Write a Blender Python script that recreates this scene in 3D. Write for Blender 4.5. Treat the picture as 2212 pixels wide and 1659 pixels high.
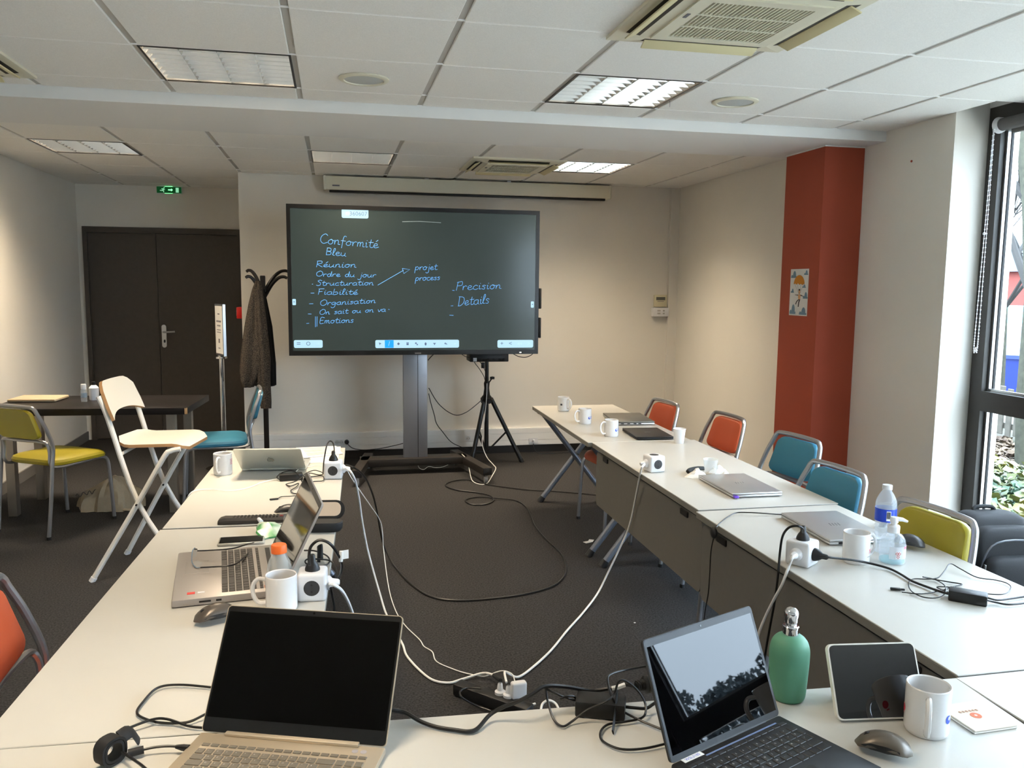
import bpy, bmesh, math, random
from mathutils import Vector, Matrix, Euler
random.seed(7)
for o in list(bpy.data.objects): bpy.data.objects.remove(o)
S = bpy.context.scene
C = S.collection

# ------------------------------------------------------------------ camera, sky, exposure
cam = bpy.data.cameras.new('camera'); cam.sensor_width = 36.0; cam.sensor_fit = 'HORIZONTAL'
cam.lens = 29.317; cam.clip_start = 0.02; cam.clip_end = 400
camo = bpy.data.objects.new('camera', cam); C.objects.link(camo)
def cam_matrix(yaw, pitch, roll, loc):
    cy, sy, cp, sp = math.cos(yaw), math.sin(yaw), math.cos(pitch), math.sin(pitch)
    fwd = Vector((sy*cp, cy*cp, sp)); right = Vector((cy, -sy, 0)); up = right.cross(fwd)
    c, s = math.cos(roll), math.sin(roll)
    r = c*right + s*up; u = -s*right + c*up
    return Matrix(((r.x, u.x, -fwd.x, loc[0]), (r.y, u.y, -fwd.y, loc[1]), (r.z, u.z, -fwd.z, loc[2]), (0, 0, 0, 1)))
camo.matrix_world = cam_matrix(0.211587, -0.117594, 0.009851, (0, 0, 1.55))
S.camera = camo

world = bpy.data.worlds.new('overcast_sky'); S.world = world; world.use_nodes = True
wn = world.node_tree; bgn = wn.nodes['Background']
bgn.inputs['Color'].default_value = (0.66, 0.83, 1.0, 1)
# standard overcast sky: zenith three times as bright as the horizon
tcw = wn.nodes.new('ShaderNodeTexCoord'); sep = wn.nodes.new('ShaderNodeSeparateXYZ'); wn.links.new(tcw.outputs['Generated'], sep.inputs[0])
mxw = wn.nodes.new('ShaderNodeMath'); mxw.operation = 'MAXIMUM'; mxw.inputs[1].default_value = 0.0; wn.links.new(sep.outputs['Z'], mxw.inputs[0])
ovc = wn.nodes.new('ShaderNodeMath'); ovc.operation = 'MULTIPLY_ADD'; wn.links.new(mxw.outputs[0], ovc.inputs[0])
SKY = 22.0
ovc.inputs[1].default_value = SKY*2/3; ovc.inputs[2].default_value = SKY/3
wn.links.new(ovc.outputs[0], bgn.inputs['Strength'])
LAMP_POWER = 46.0
LAMP_COLOR = (1.0, 0.82, 0.60)
vs = S.view_settings
vs.view_transform = 'Standard'; vs.look = 'None'; vs.exposure = 0.4; vs.gamma = 1.0; vs.use_curve_mapping = False

# ------------------------------------------------------------------ helpers
def lin(c):
    c = c/255.0
    return c/12.92 if c <= 0.04045 else ((c+0.055)/1.055)**2.4
def L3(rgb): return tuple(lin(c) for c in rgb)
MATS = {}
def mat(name, rgb, rough=0.5, metal=0.0, var=0.0, vscale=40.0, bump=0.0, bscale=200.0, spec=0.5, emit=None, estr=0.0, trans=0.0, ior=1.45, coat=0.0, rgb2=None, detail=4.0, alpha=1.0, sheen=0.0):
    if name in MATS: return MATS[name]
    m = bpy.data.materials.new(name); m.use_nodes = True; MATS[name] = m
    nt = m.node_tree; b = nt.nodes['Principled BSDF']
    c = L3(rgb); b.inputs['Base Color'].default_value = (*c, 1)
    b.inputs['Roughness'].default_value = rough; b.inputs['Metallic'].default_value = metal
    b.inputs['Specular IOR Level'].default_value = spec; b.inputs['IOR'].default_value = ior
    b.inputs['Transmission Weight'].default_value = trans; b.inputs['Coat Weight'].default_value = coat
    b.inputs['Alpha'].default_value = alpha; b.inputs['Sheen Weight'].default_value = sheen
    if emit is not None:
        b.inputs['Emission Color'].default_value = (*L3(emit), 1); b.inputs['Emission Strength'].default_value = estr
    if var or bump or rgb2:
        tc = nt.nodes.new('ShaderNodeTexCoord')
    if var or rgb2:
        n = nt.nodes.new('ShaderNodeTexNoise'); n.inputs['Scale'].default_value = vscale; n.inputs['Detail'].default_value = detail
        nt.links.new(tc.outputs['Object'], n.inputs['Vector'])
        r = nt.nodes.new('ShaderNodeValToRGB')
        if rgb2: a, d = c, L3(rgb2); r.color_ramp.elements[0].position = 0.38; r.color_ramp.elements[1].position = 0.62
        else: a, d = tuple(x*(1-var) for x in c), tuple(min(1, x*(1+var)) for x in c); r.color_ramp.elements[0].position = 0.3; r.color_ramp.elements[1].position = 0.7
        r.color_ramp.elements[0].color = (*a, 1); r.color_ramp.elements[1].color = (*d, 1)
        nt.links.new(n.outputs['Fac'], r.inputs['Fac']); nt.links.new(r.outputs['Color'], b.inputs['Base Color'])
    if bump:
        n2 = nt.nodes.new('ShaderNodeTexNoise'); n2.inputs['Scale'].default_value = bscale; n2.inputs['Detail'].default_value = 3
        nt.links.new(tc.outputs['Object'], n2.inputs['Vector'])
        bp = nt.nodes.new('ShaderNodeBump'); bp.inputs['Strength'].default_value = bump; bp.inputs['Distance'].default_value = 0.002
        nt.links.new(n2.outputs['Fac'], bp.inputs['Height']); nt.links.new(bp.outputs['Normal'], b.inputs['Normal'])
    return m

def catmull(P, k=6, closed=False):
    P = [Vector(p) for p in P]; n = len(P)
    if n < 3: return P
    out = []
    for i in range(n if closed else n-1):
        p1, p2 = P[i], P[(i+1) % n]
        p0 = P[i-1] if (i > 0 or closed) else p1*2-p2
        p3 = P[(i+2) % n] if (i+2 < n or closed) else p2*2-p1
        for j in range(k):
            t = j/k
            out.append(0.5*((2*p1)+(p2-p0)*t+(2*p0-5*p1+4*p2-p3)*t*t+(3*p1-p0-3*p2+p3)*t*t*t))
    if not closed: out.append(P[-1])
    return out

class G:
    def __init__(s): s.v = []; s.f = []; s.M = None
    def add(s, vs_, fs):
        o = len(s.v); M = s.M
        s.v += [tuple(M @ Vector(p)) if M else tuple(p) for p in vs_]
        s.f += [[i+o for i in f] for f in fs]; return s
    def box(s, c, d, rz=0, R=None):
        hx, hy, hz = d[0]/2, d[1]/2, d[2]/2
        M = R.to_3x3() if R else Matrix.Rotation(rz, 3, 'Z'); c = Vector(c)
        vs_ = [c+M@Vector((x, y, z)) for x in (-hx, hx) for y in (-hy, hy) for z in (-hz, hz)]
        return s.add(vs_, [(0,1,3,2),(4,6,7,5),(0,4,5,1),(2,3,7,6),(0,2,6,4),(1,5,7,3)])
    def bx(s, x0, x1, y0, y1, z0, z1): return s.box(((x0+x1)/2, (y0+y1)/2, (z0+z1)/2), (abs(x1-x0), abs(y1-y0), abs(z1-z0)))
    def rbox(s, c, d, r=0.005, seg=2, rz=0, R=None):
        bm = bmesh.new(); bmesh.ops.create_cube(bm, size=1)
        for v in bm.verts: v.co = Vector((v.co.x*d[0], v.co.y*d[1], v.co.z*d[2]))
        bmesh.ops.bevel(bm, geom=bm.edges[:], offset=min(r, min(d)*0.49), segments=seg, affect='EDGES', profile=0.5)
        M = R.to_3x3() if R else Matrix.Rotation(rz, 3, 'Z'); c = Vector(c)
        bm.verts.index_update()
        vs_ = [c+M@v.co for v in bm.verts]; fs = [[v.index for v in f.verts] for f in bm.faces]; bm.free()
        return s.add(vs_, fs)
    def cyl(s, p0, p1, r0, r1=None, n=12, caps=True):
        r1 = r0 if r1 is None else r1; p0, p1 = Vector(p0), Vector(p1); d = (p1-p0).normalized()
        a = d.orthogonal().normalized(); b = d.cross(a)
        vs_ = []
        for p, r in ((p0, r0), (p1, r1)):
            vs_ += [p+(a*math.cos(2*math.pi*i/n)+b*math.sin(2*math.pi*i/n))*r for i in range(n)]
        fs = [(i, (i+1) % n, n+(i+1) % n, n+i) for i in range(n)]
        if caps: fs += [list(range(n))[::-1], list(range(n, 2*n))]
        return s.add(vs_, fs)
    def lathe(s, prof, n=24, o=(0,0,0), capb=True, capt=False, sx=1.0, sy=1.0):
        vs_ = []; o = Vector(o)
        for r, z in prof: vs_ += [o+Vector((r*math.cos(2*math.pi*i/n)*sx, r*math.sin(2*math.pi*i/n)*sy, z)) for i in range(n)]
        fs = [(k*n+i, k*n+(i+1) % n, (k+1)*n+(i+1) % n, (k+1)*n+i) for k in range(len(prof)-1) for i in range(n)]
        if capb: fs.append(list(range(n))[::-1])
        if capt: fs.append(list(range((len(prof)-1)*n, len(prof)*n)))
        return s.add(vs_, fs)
    def tube(s, P, r, n=8, closed=False, smooth=0, flat=1.0):
        P = [Vector(p) for p in P]
        if smooth: P = catmull(P, smooth, closed)
        m = len(P); vs_ = []; a = None
        for i in range(m):
            t = (P[(i+1) % m]-P[i-1]) if closed else (P[min(i+1, m-1)]-P[max(i-1, 0)])
            if t.length < 1e-9: t = Vector((0, 0, 1))
            t.normalize()
            if a is None: a = t.orthogonal().normalized()
            a = a-t*a.dot(t)
            a = t.orthogonal().normalized() if a.length < 1e-6 else a.normalized()
            b = t.cross(a); rr = r[i] if isinstance(r, (list, tuple)) else r
            vs_ += [P[i]+(a*math.cos(2*math.pi*k/n)+b*math.sin(2*math.pi*k/n)*flat)*rr for k in range(n)]
        fs = [(i*n+k, i*n+(k+1) % n, ((i+1) % m)*n+(k+1) % n, ((i+1) % m)*n+k) for i in range(m if closed else m-1) for k in range(n)]
        if not closed: fs += [list(range(n))[::-1], list(range((m-1)*n, m*n))]
        return s.add(vs_, fs)
    def prism(s, poly, z0, z1):
        n = len(poly)
        vs_ = [(x, y, z0) for x, y in poly]+[(x, y, z1) for x, y in poly]
        return s.add(vs_, [list(range(n))[::-1], list(range(n, 2*n))]+[(i, (i+1) % n, n+(i+1) % n, n+i) for i in range(n)])
    def loft(s, rings, capa=True, capb=True):
        n = len(rings[0]); vs_ = [p for r in rings for p in r]
        fs = [(k*n+i, k*n+(i+1) % n, (k+1)*n+(i+1) % n, (k+1)*n+i) for k in range(len(rings)-1) for i in range(n)]
        if capa: fs.append(list(range(n))[::-1])
        if capb: fs.append(list(range((len(rings)-1)*n, len(rings)*n)))
        return s.add(vs_, fs)
    def sphere(s, c, r, n=12, m=8, sc=(1,1,1)):
        vs_ = []; c = Vector(c)
        for j in range(1, m):
            th = math.pi*j/m
            vs_ += [c+Vector((r*sc[0]*math.sin(th)*math.cos(2*math.pi*i/n), r*sc[1]*math.sin(th)*math.sin(2*math.pi*i/n), r*sc[2]*math.cos(th))) for i in range(n)]
        k = len(vs_); vs_ += [c+Vector((0, 0, r*sc[2])), c-Vector((0, 0, r*sc[2]))]
        fs = [(j*n+i, (j+1)*n+i, (j+1)*n+(i+1) % n, j*n+(i+1) % n) for j in range(m-2) for i in range(n)]
        fs += [(k, i, (i+1) % n) for i in range(n)]+[(k+1, (m-2)*n+(i+1) % n, (m-2)*n+i) for i in range(n)]
        return s.add(vs_, fs)
    def mesh(s, name, m, ang=0.6):
        me = bpy.data.meshes.new(name); me.from_pydata(s.v, [], s.f); me.validate()
        bm = bmesh.new(); bm.from_mesh(me); bmesh.ops.recalc_face_normals(bm, faces=bm.faces); bm.to_mesh(me); bm.free()
        me.polygons.foreach_set('use_smooth', [True]*len(me.polygons)); me.set_sharp_from_angle(angle=ang)
        if m: me.materials.append(m)
        return me
def ob(name, g, m, parent=None, ang=0.6):
    me = g.mesh(name, m, ang) if isinstance(g, G) else g
    o = bpy.data.objects.new(name, me); C.objects.link(o)
    if parent: o.parent = parent
    return o
def tag(o, label, cat, group=None):
    o['label'] = label; o['category'] = cat
    if group: o['group'] = group
    return o
def thing(name, label, cat, loc=(0,0,0), rz=0, group=None):
    o = bpy.data.objects.new(name, None); C.objects.link(o); o.empty_display_size = 0.05
    o.location = loc; o.rotation_euler = (0, 0, rz); return tag(o, label, cat, group)
def struct(name, g, m, parent=None, label=None):
    o = ob(name, g, m, parent)
    if not parent: o['kind'] = 'structure'
    if label: o['label'] = label
    return o
def place(root, loc, rz=0): root.location = loc; root.rotation_euler = (0, 0, rz); return root
def copy_tree(o, label=None, group=None, parent=None):
    c = o.copy(); C.objects.link(c)
    if parent: c.parent = parent
    if label: c['label'] = label
    if group: c['group'] = group
    for ch in list(o.children): copy_tree(ch, parent=c)
    return c
def rrect(w, h, r, n=4, cx=0, cy=0):
    P = []
    for sx, sy, a0 in ((1,1,0),(-1,1,90),(-1,-1,180),(1,-1,270)):
        for i in range(n+1):
            a = math.radians(a0+90*i/n)
            P.append((cx+sx*(w/2-r)+r*math.cos(a), cy+sy*(h/2-r)+r*math.sin(a)))
    return P
TXT = {}
def text_geo(s, size=1.0):
    if s not in TXT:
        cu = bpy.data.curves.new('lettering', 'FONT'); cu.body = s; cu.size = 1.0; cu.resolution_u = 2; cu.align_x = 'CENTER'; cu.align_y = 'CENTER'
        o = bpy.data.objects.new('lettering', cu); C.objects.link(o)
        me = bpy.data.meshes.new_from_object(o.evaluated_get(bpy.context.evaluated_depsgraph_get()))
        TXT[s] = ([v.co.copy() for v in me.vertices], [list(p.vertices) for p in me.polygons])
        bpy.data.objects.remove(o); bpy.data.curves.remove(cu); bpy.data.meshes.remove(me)
    v, f = TXT[s]
    return [(p.x*size, p.y*size, 0) for p in v], f
def text_add(g, s, size, M):
    v, f = text_geo(s, size)
    g.add([M @ Vector(p) for p in v], f)

# ------------------------------------------------------------------ materials
m_wall = mat('wall_paint', (226, 221, 211), 0.85, var=0.015, vscale=3, bump=0.05, bscale=300)
m_white = mat('white_paint', (232, 231, 228), 0.8, bump=0.04, bscale=300)
m_tile = mat('ceiling_tile', (240, 238, 233), 0.95, var=0.05, vscale=220, bump=0.25, bscale=350)
m_tee = mat('ceiling_tee', (190, 187, 181), 0.6)
m_red = mat('terracotta_paint', (164, 72, 48), 0.75, var=0.03, vscale=4, bump=0.04, bscale=300)
m_carpet = mat('carpet', (54, 53, 53), 0.98, var=0.5, vscale=120, bump=0.6, bscale=500, spec=0.1)
m_skirt = mat('skirting', (48, 43, 40), 0.6)
m_skirt2 = mat('skirting_grey', (112, 108, 104), 0.6)
m_door = mat('door_laminate', (74, 67, 61), 0.5, var=0.06, vscale=30)
m_alu = mat('brushed_alu', (190, 190, 190), 0.3, 1.0)
m_chrome = mat('chrome', (225, 225, 228), 0.08, 1.0)
m_tube = mat('grey_tube', (168, 168, 170), 0.32, 0.85)
m_lam = mat('table_laminate', (190, 187, 179), 0.32, var=0.01, vscale=8, spec=0.45)
m_edge = mat('table_edge', (120, 117, 110), 0.5)
m_panel = mat('panel_grey', (104, 101, 95), 0.55, var=0.03, vscale=50)
m_tleg = mat('table_leg_grey', (120, 126, 138), 0.4, 0.5)
m_blackp = mat('black_plastic', (22, 22, 23), 0.45)
m_black = mat('black_gloss', (9, 9, 11), 0.12)
m_rubber = mat('black_rubber', (24, 24, 25), 0.65)
m_cabw = mat('white_cable', (232, 230, 226), 0.45)
m_cabb = mat('black_cable', (20, 20, 21), 0.4)
m_plasw = mat('white_plastic', (222, 222, 224), 0.3)
m_cream = mat('cream_plastic', (222, 217, 196), 0.45)
m_ceram = mat('white_ceramic', (222, 220, 218), 0.12, coat=0.3)
m_coffee = mat('coffee_stain', (122, 92, 66), 0.3)
m_blue_ink = mat('blue_ink', (50, 82, 190), 0.4)
m_red_ink = mat('red_ink', (196, 46, 66), 0.4)
m_paper = mat('paper', (222, 220, 215), 0.9)
m_ink = mat('grey_ink', (120, 118, 122), 0.9)
m_dkink = mat('dark_ink', (52, 50, 54), 0.9)
m_orange = mat('orange_vinyl', (186, 84, 50), 0.42, bump=0.12, bscale=420)
m_blue = mat('blue_vinyl', (48, 112, 136), 0.42, bump=0.12, bscale=420)
m_yel = mat('yellow_vinyl', (158, 144, 30), 0.42, bump=0.12, bscale=420)
m_glass = mat('window_glass', (255, 255, 255), 0.0, trans=1.0, ior=1.01, spec=0.5)
m_frame = mat('window_frame', (58, 55, 52), 0.45)
m_silver = mat('silver_laptop', (196, 195, 194), 0.35, 0.75)

# ------------------------------------------------------------------ room
XL, XR, XW = -2.38, 3.2, 3.42         # left wall, right wall, window plane
YB, YD, YF = 7.5, 8.78, -3.0          # back wall, recess wall, wall behind the camera
H = 2.47
g = G(); g.bx(XL-.3, XW+.1, YF-.2, YD+.3, -0.12, 0.0); struct('floor', g, m_carpet)
ceil = struct('ceiling', G().bx(XL-.2, XW+.2, YF-.2, YD+.2, 2.58, 2.66), m_white)
# tiles: 0.6 m lattice, near part and part behind the downstand beam
COLS = [-2.545+0.6*i for i in range(11)]
near_rows = [0.03, 0.63, 1.23, 1.83, 2.43, 3.03, 3.63, 4.23, 4.475]
far_rows = [5.2, 5.52, 6.12, 6.72, 7.32, 7.92, 8.52, 8.78]
rows = [(near_rows[i], near_rows[i+1]) for i in range(len(near_rows)-1)]+[None]*2+[(far_rows[i], far_rows[i+1]) for i in range(len(far_rows)-1)]
# rows[0..7] near, rows[10..16] far
light_cells = [(3, 6), (6, 6), (1, 12), (4, 12), (7, 12), (3, 2)]  # last cell: unseen lamp added to light the near tables
ac_cells = [(6, 4), (6, 12), (1, 6)]
def cell(ci, ri): return COLS[ci]+.3, (rows[ri][0]+rows[ri][1])/2
meshes = {}
m_cross = mat('cross_tee_white', (250, 249, 246), .7)
for ri, rw in enumerate(rows):
    if rw is None: continue
    for ci in range(10):
        if (ci, ri) in light_cells or (ci, ri) in ac_cells: continue
        x0, x1 = COLS[ci]+.013, COLS[ci]+.587
        if rw[0] > YB-.01 and x0 > -.8: continue
        x0 = max(x0, XL+.004); x1 = min(x1, (XW if rw[1] < 3.95 else XR)-.004)
        if rw[1] > YB+.02 and x1 > -.775 and rw[0] > 7.4: x1 = -.775
        y0, y1 = rw[0]+.006, rw[1]-.006
        if rw[0] < YB < rw[1] and x0 > -.8: y1 = YB-.004
        if x1-x0 < .03 or y1-y0 < .03: continue
        k = (round(x1-x0, 3), round(y1-y0, 3))
        if k not in meshes: meshes[k] = G().rbox((0, 0, 0), (k[0], k[1], .022), .003, 1).mesh('ceiling_tile', m_tile)
        t = ob('ceiling_tile', meshes[k], None, ceil); t.location = ((x0+x1)/2, (y0+y1)/2, 2.481)
for ci, x in enumerate(COLS):
    if not XL < x < XW: continue
    for y0, y1 in ((0.03, 4.475), (5.2, YD if x < -.8 else YB)):
        if x > XR and y1 > 3.9: y1 = 3.9
        ob('tee_bar', G().bx(x-.012, x+.012, y0, y1, 2.476, 2.505), m_tee, ceil)
for y in near_rows[:-1]+far_rows[1:-1]:
    ob('cross_tee', G().bx(XL, (XW if y < 3.9 else XR) if y < YB else -.78, y-.0045, y+.0045, 2.4712, 2.5), m_cross, ceil)
ob('ceiling_slab', G().bx(XL, XW, YF, 0.03, 2.47, 2.5), m_tile, ceil)
struct('ceiling_beam', G().bx(XL, XR, 4.475, 5.2, 2.413, 2.585), m_white, label='white downstand beam crossing the ceiling')

# walls
struct('wall_back', G().bx(-.765, XR+.1, YB, YB+.12, 0, 2.6), m_wall)
struct('wall_recess_side', G().bx(-.765, -.66, YB+.12, YD, 0, 2.6), m_wall)
g = G(); g.bx(XL-.1, -.66, YD, YD+.12, 2.075, 2.6); g.bx(XL-.1, -2.33, YD, YD+.12, 0, 2.075); g.bx(-.878, -.66, YD, YD+.12, 0, 2.075)
struct('wall_recess', g, m_wall)
struct('wall_left', G().bx(XL-.12, XL, YF, YD, 0, 2.6), m_wall)
struct('wall_right', G().bx(XR, XR+.4, 3.91, YB+.12, 0, 2.6), m_wall)
struct('wall_front', G().bx(XL-.12, XW+.2, YF-.12, YF, 0, 2.6), m_wall)
g = G(); g.bx(2.93, XR-.001, 4.672, 5.115, 0, 2.409)
col_ = struct('wall_column', g, m_red, label='terracotta painted boxed column under the beam')
ob('paint_edge', G().bx(2.926, XR-.001, 4.668, 5.119, 2.405, 2.4125), m_white, col_)
struct('wall_screw', G().cyl((XR, 4.237, 2.267), (XR-.004, 4.237, 2.267), .007, .006, 10), m_red, col_)
# corner conduit and back-wall trunking with its cover strips
trk = struct('trim_2', G().bx(3.112, XR, YB-.035, YB, 0.235, 2.468), m_wall, label='white vertical cable trunking in the room corner')
tr = struct('trim_1', G().bx(-.76, XR, YB-.045, YB, .075, .236), m_white, label='white cable trunking running low along the back wall')
for i, (z0, z1) in enumerate(((.078, .122), (.125, .186), (.189, .233))):
    ob('cover_strip', G().bx(-.758, 3.112, YB-.05, YB-.044, z0, z1), m_white, tr)
struct('baseboard_back', G().bx(-.76, XR, YB-.012, YB, 0, .075), m_skirt)
struct('baseboard_left', G().bx(XL, XL+.012, YF, YD, 0, .085), m_skirt2)
struct('baseboard_right', G().bx(XR-.012, XR, 5.115, YB, 0, .08), m_skirt)
struct('baseboard_recess', G().bx(-.878, -.765, YD-.01, YD, 0, .08), m_skirt2)
# sockets in the trunking
def socket(x, z, label, plug=None):
    t = thing('wall_socket', label, 'socket', (x, YB-.05, z), 0, 'sockets in the back wall trunking')
    g = G(); g.prism(rrect(.05, .05, .012), 0, .006); me = g.mesh('plate', m_plasw); p = ob('plate', me, None, t); p.rotation_euler = (math.pi/2, 0, 0)
    ob('socket_well', G().cyl((0, -.0065, 0), (0, -.003, 0), .019, .019, 16), mat('socket_grey', (196, 194, 190), .5), t)
    for s_ in (-1, 1): ob('hole', G().cyl((s_*.009, -.0072, 0), (s_*.009, -.004, 0), .003, .003, 8), m_blackp, t)
    return t
socket([(0.017,7.450,0.163)][0][0], .154, 'first wall socket of the pair above the papers, on the trunking')
socket([(0.053,7.450,0.162)][0][0], .154, 'second wall socket of the pair, left of the black plug')
socket([(1.193,7.450,0.162)][0][0], .154, 'wall socket beside the tripod in the trunking')
t = thing('wall_plug', 'round black mains plug in the trunking socket with its cord', 'plug', ([(0.102,7.450,0.156)][0][0], YB-.051, .154))
ob('plug_body', G().cyl((0, 0, 0), (0, -.03, 0), .021, .018, 16), m_blackp, t)
t = thing('network_outlet', 'white network outlet plate with a plugged lead on the trunking', 'outlet', ([(1.809,7.450,0.110)][0][0], YB-.051, .115))
ob('plate', G().box((0, -.003, 0), (.085, .006, .05)), m_plasw, t)
ob('connector', G().rbox((0, -.02, .002), (.018, .032, .022), .003), m_plasw, t)

# double door
d = struct('door_1', G().bx(-2.332, -.878, YD-.03, YD+.08, 2.018, 2.072), m_door, label='dark brown double door in the recess')
ob('light_stop', G().bx(-2.332, -.878, YD+.06, YD+.1, 0, 2.05), m_skirt, d)  # plate added behind the leaves to stop sky light leaking through the gap
for x0, x1 in ((-2.332, -2.292), (-.918, -.878)): ob('door_frame', G().bx(x0, x1, YD-.03, YD+.08, 0, 2.018), m_door, d)
for x0, x1 in ((-2.292, -1.681), (-1.676, -.918)):
    lf = ob('door_leaf', G().bx(x0, x1, YD+.0, YD+.045, .008, 2.016), m_door, d)
    if x0 > -2:
        hp = ob('handle_plate', G().prism(rrect(.042, .225, .02, 5), 0, .008), m_alu, lf)
        hp.matrix_basis = Matrix.Translation([(-1.635,8.779,1.019)][0]) @ Matrix.Rotation(math.pi/2, 4, 'X')
        c = [(-1.632,8.770,1.061)][0]
        g = G(); g.tube([(c[0], YD-.005, c[2]), (c[0], YD-.05, c[2]), (c[0]+.02, YD-.055, c[2]), (c[0]+.105, YD-.05, c[2]+.004)], .009, 10, smooth=4); ob('lever', g, m_alu, lf)
        ob('lock_cylinder', G().prism(rrect(.016, .03, .007), 0, .01), m_blackp, lf).matrix_basis = Matrix.Translation([(-1.631,8.772,0.970)][0]) @ Matrix.Rotation(math.pi/2, 4, 'X')
# red call point on the recess side wall
t = thing('fire_call_point', 'small red fire alarm box at the recess corner', 'alarm', (-.766, 7.66, 1.29))
ob('case', G().rbox((-.028, 0, 0), (.055, .1, .1), .006), mat('alarm_red', (196, 30, 24), .4), t)
ob('glass_panel', G().box((-.056, 0, 0), (.004, .06, .05)), m_plasw, t)
# exit sign
t = thing('exit_sign', 'green illuminated emergency exit sign above the double door', 'sign', (-1.533, YD-.03, 2.435))
ob('housing', G().rbox((0, .012, 0), (.232, .036, .073), .004), mat('sign_white', (215, 225, 215), .4), t)
m_sg = mat('sign_green', (8, 70, 32), .4, emit=(10, 90, 40), estr=.25)
ob('face', G().box((0, -.008, 0), (.224, .004, .06)), m_sg, t)
m_sw = mat('sign_lit', (150, 220, 175), .4, emit=(150, 225, 180), estr=.6); m_arrow = mat('sign_arrow', (120, 255, 150), .4, emit=(120, 255, 150), estr=2.2)
def fl(g, P, y=-.0115, th=.002):   # flat polygon in the x-z plane
    n = len(P); g.add([(x, y, z) for x, z in P]+[(x, y+th, z) for x, z in P], [list(range(n)), list(range(n, 2*n))[::-1]]+[(i, n+i, n+(i+1) % n, (i+1) % n) for i in range(n)])
g = G(); fl(g, [(-.008, -.004), (.02, -.004), (.02, -.013), (.034, .001), (.02, .014), (.02, .005), (-.008, .005)]); ob('arrow', g, m_arrow, t)
g = G(); fl(g, [(.061, -.023), (.088, -.023), (.088, .022), (.061, .022)]); ob('door_symbol', g, m_sw, t)
g = G()
for P, r in (([(-.05, .008), (-.058, -.005)], .006), ([(-.058, -.005), (-.066, -.008), (-.082, -.006)], .0035), ([(-.058, -.006), (-.048, -.012), (-.05, -.024)], .0035), ([(-.05, .01), (-.062, .012), (-.07, .004)], .0025), ([(-.05, .008), (-.043, .0), (-.037, .004)], .0025)):
    g.tube([(x, -.0115, z) for x, z in P], r, 6)
g.sphere((-.044, -.0115, .018), .006, 8, 6, (1, .3, 1)); ob('running_figure', g, m_sw, t)
for z in (.033, -.033): ob('light_strip', G().box((-.004, -.004, z), (.07, .012, .003)), m_arrow, t)

# windows along the right side
def window(n, y0, y1, label):
    w = struct('window_%d' % n, G().bx(XW-.02, XW+.06, y0, y0+.085, 0.0, H+.03), m_frame, label=label)
    ob('window_frame', G().bx(XW-.02, XW+.06, y1-.085, y1, 0, H+.03), m_frame, w)
    for z0, z1 in ((0, .1), (.905, 1.012), (2.37, H+.03)): ob('window_frame', G().bx(XW-.02, XW+.06, y0+.085, y1-.085, z0, z1), m_frame, w)
    for z0, z1 in ((.1, .905), (1.012, 2.37)):
        ob('pane', G().bx(XW+.03, XW+.036, y0+.085, y1-.085, z0, z1), m_glass, w)
        for ya, yb in ((y0+.085, y0+.1), (y1-.1, y1-.085)):
            ob('glazing_bead', G().bx(XW+.012, XW+.03, ya, yb, z0, z1), m_alu, w); 
            ob('gasket', G().bx(XW+.036, XW+.05, ya, yb, z0, z1), m_rubber, w)
        ob('glazing_bead', G().bx(XW+.012, XW+.03, y0+.1, y1-.1, z0, z0+.014), m_alu, w)
window(1, 1.97, 3.905, 'tall dark framed window beside the pier')
window(2, -.075, 1.93, 'second dark framed window towards the camera')
window(3, -2.0, -.115, 'third dark framed window behind the camera position')
struct('window_4', G().bx(XW-.02, XW+.06, YF, -2.04, 0, 2.5), m_frame)
for y in (1.95, -.095, -2.02): struct('trim_%d' % (3+int(abs(y))), G().bx(XW-.03, XW+.07, y-.02, y+.02, 0, 2.5), m_frame)
struct('wall_window_head', G().bx(XW-.02, XW+.15, YF, 3.91, 2.5, 2.6), m_white)
# roller blind
t = thing('roller_blind', 'rolled up grey roller blind with white bead chain at the window head', 'blind', (3.375, 3.81, 2.395))
m_bl = mat('blind_grey', (104, 102, 100), .8)
ob('roll', G().cyl((0, -.025, 0), (0, -1.8, 0), .032, .032, 20), m_bl, t)
ob('bracket', G().cyl((0, 0.0, 0), (0, -.025, 0), .042, .036, 20), m_plasw, t)
ob('bottom_bar', G().rbox((.022, -.92, -.035), (.02, 1.7, .03), .004), m_bl, t)
P = [(-.036, -.012, 0), (-.036, -.012, -.6), (-.034, -.006, -1.13), (-.03, 0.012, -1.15), (-.026, .028, -1.13), (-.02, .022, -.6), (-.02, .012, 0)]
g = G(); g.tube(P, .0016, 5, smooth=4); ch = ob('chain', g, m_plasw, t)
bm_ = G().sphere((0, 0, 0), .0042, 6, 5).mesh('bead', m_plasw); Q = catmull(P, 24)
acc = 0; prev = Q[0]; cnt = 0
for q in Q[1:]:
    acc += (q-prev).length; prev = q
    if acc > .009 and cnt < 240: acc = 0; cnt += 1; b_ = ob('bead', bm_, None, ch); b_.location = q
ob('joiner', G().sphere((-.021, .02, -.55), .008, 8, 6), m_plasw, ch)

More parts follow.
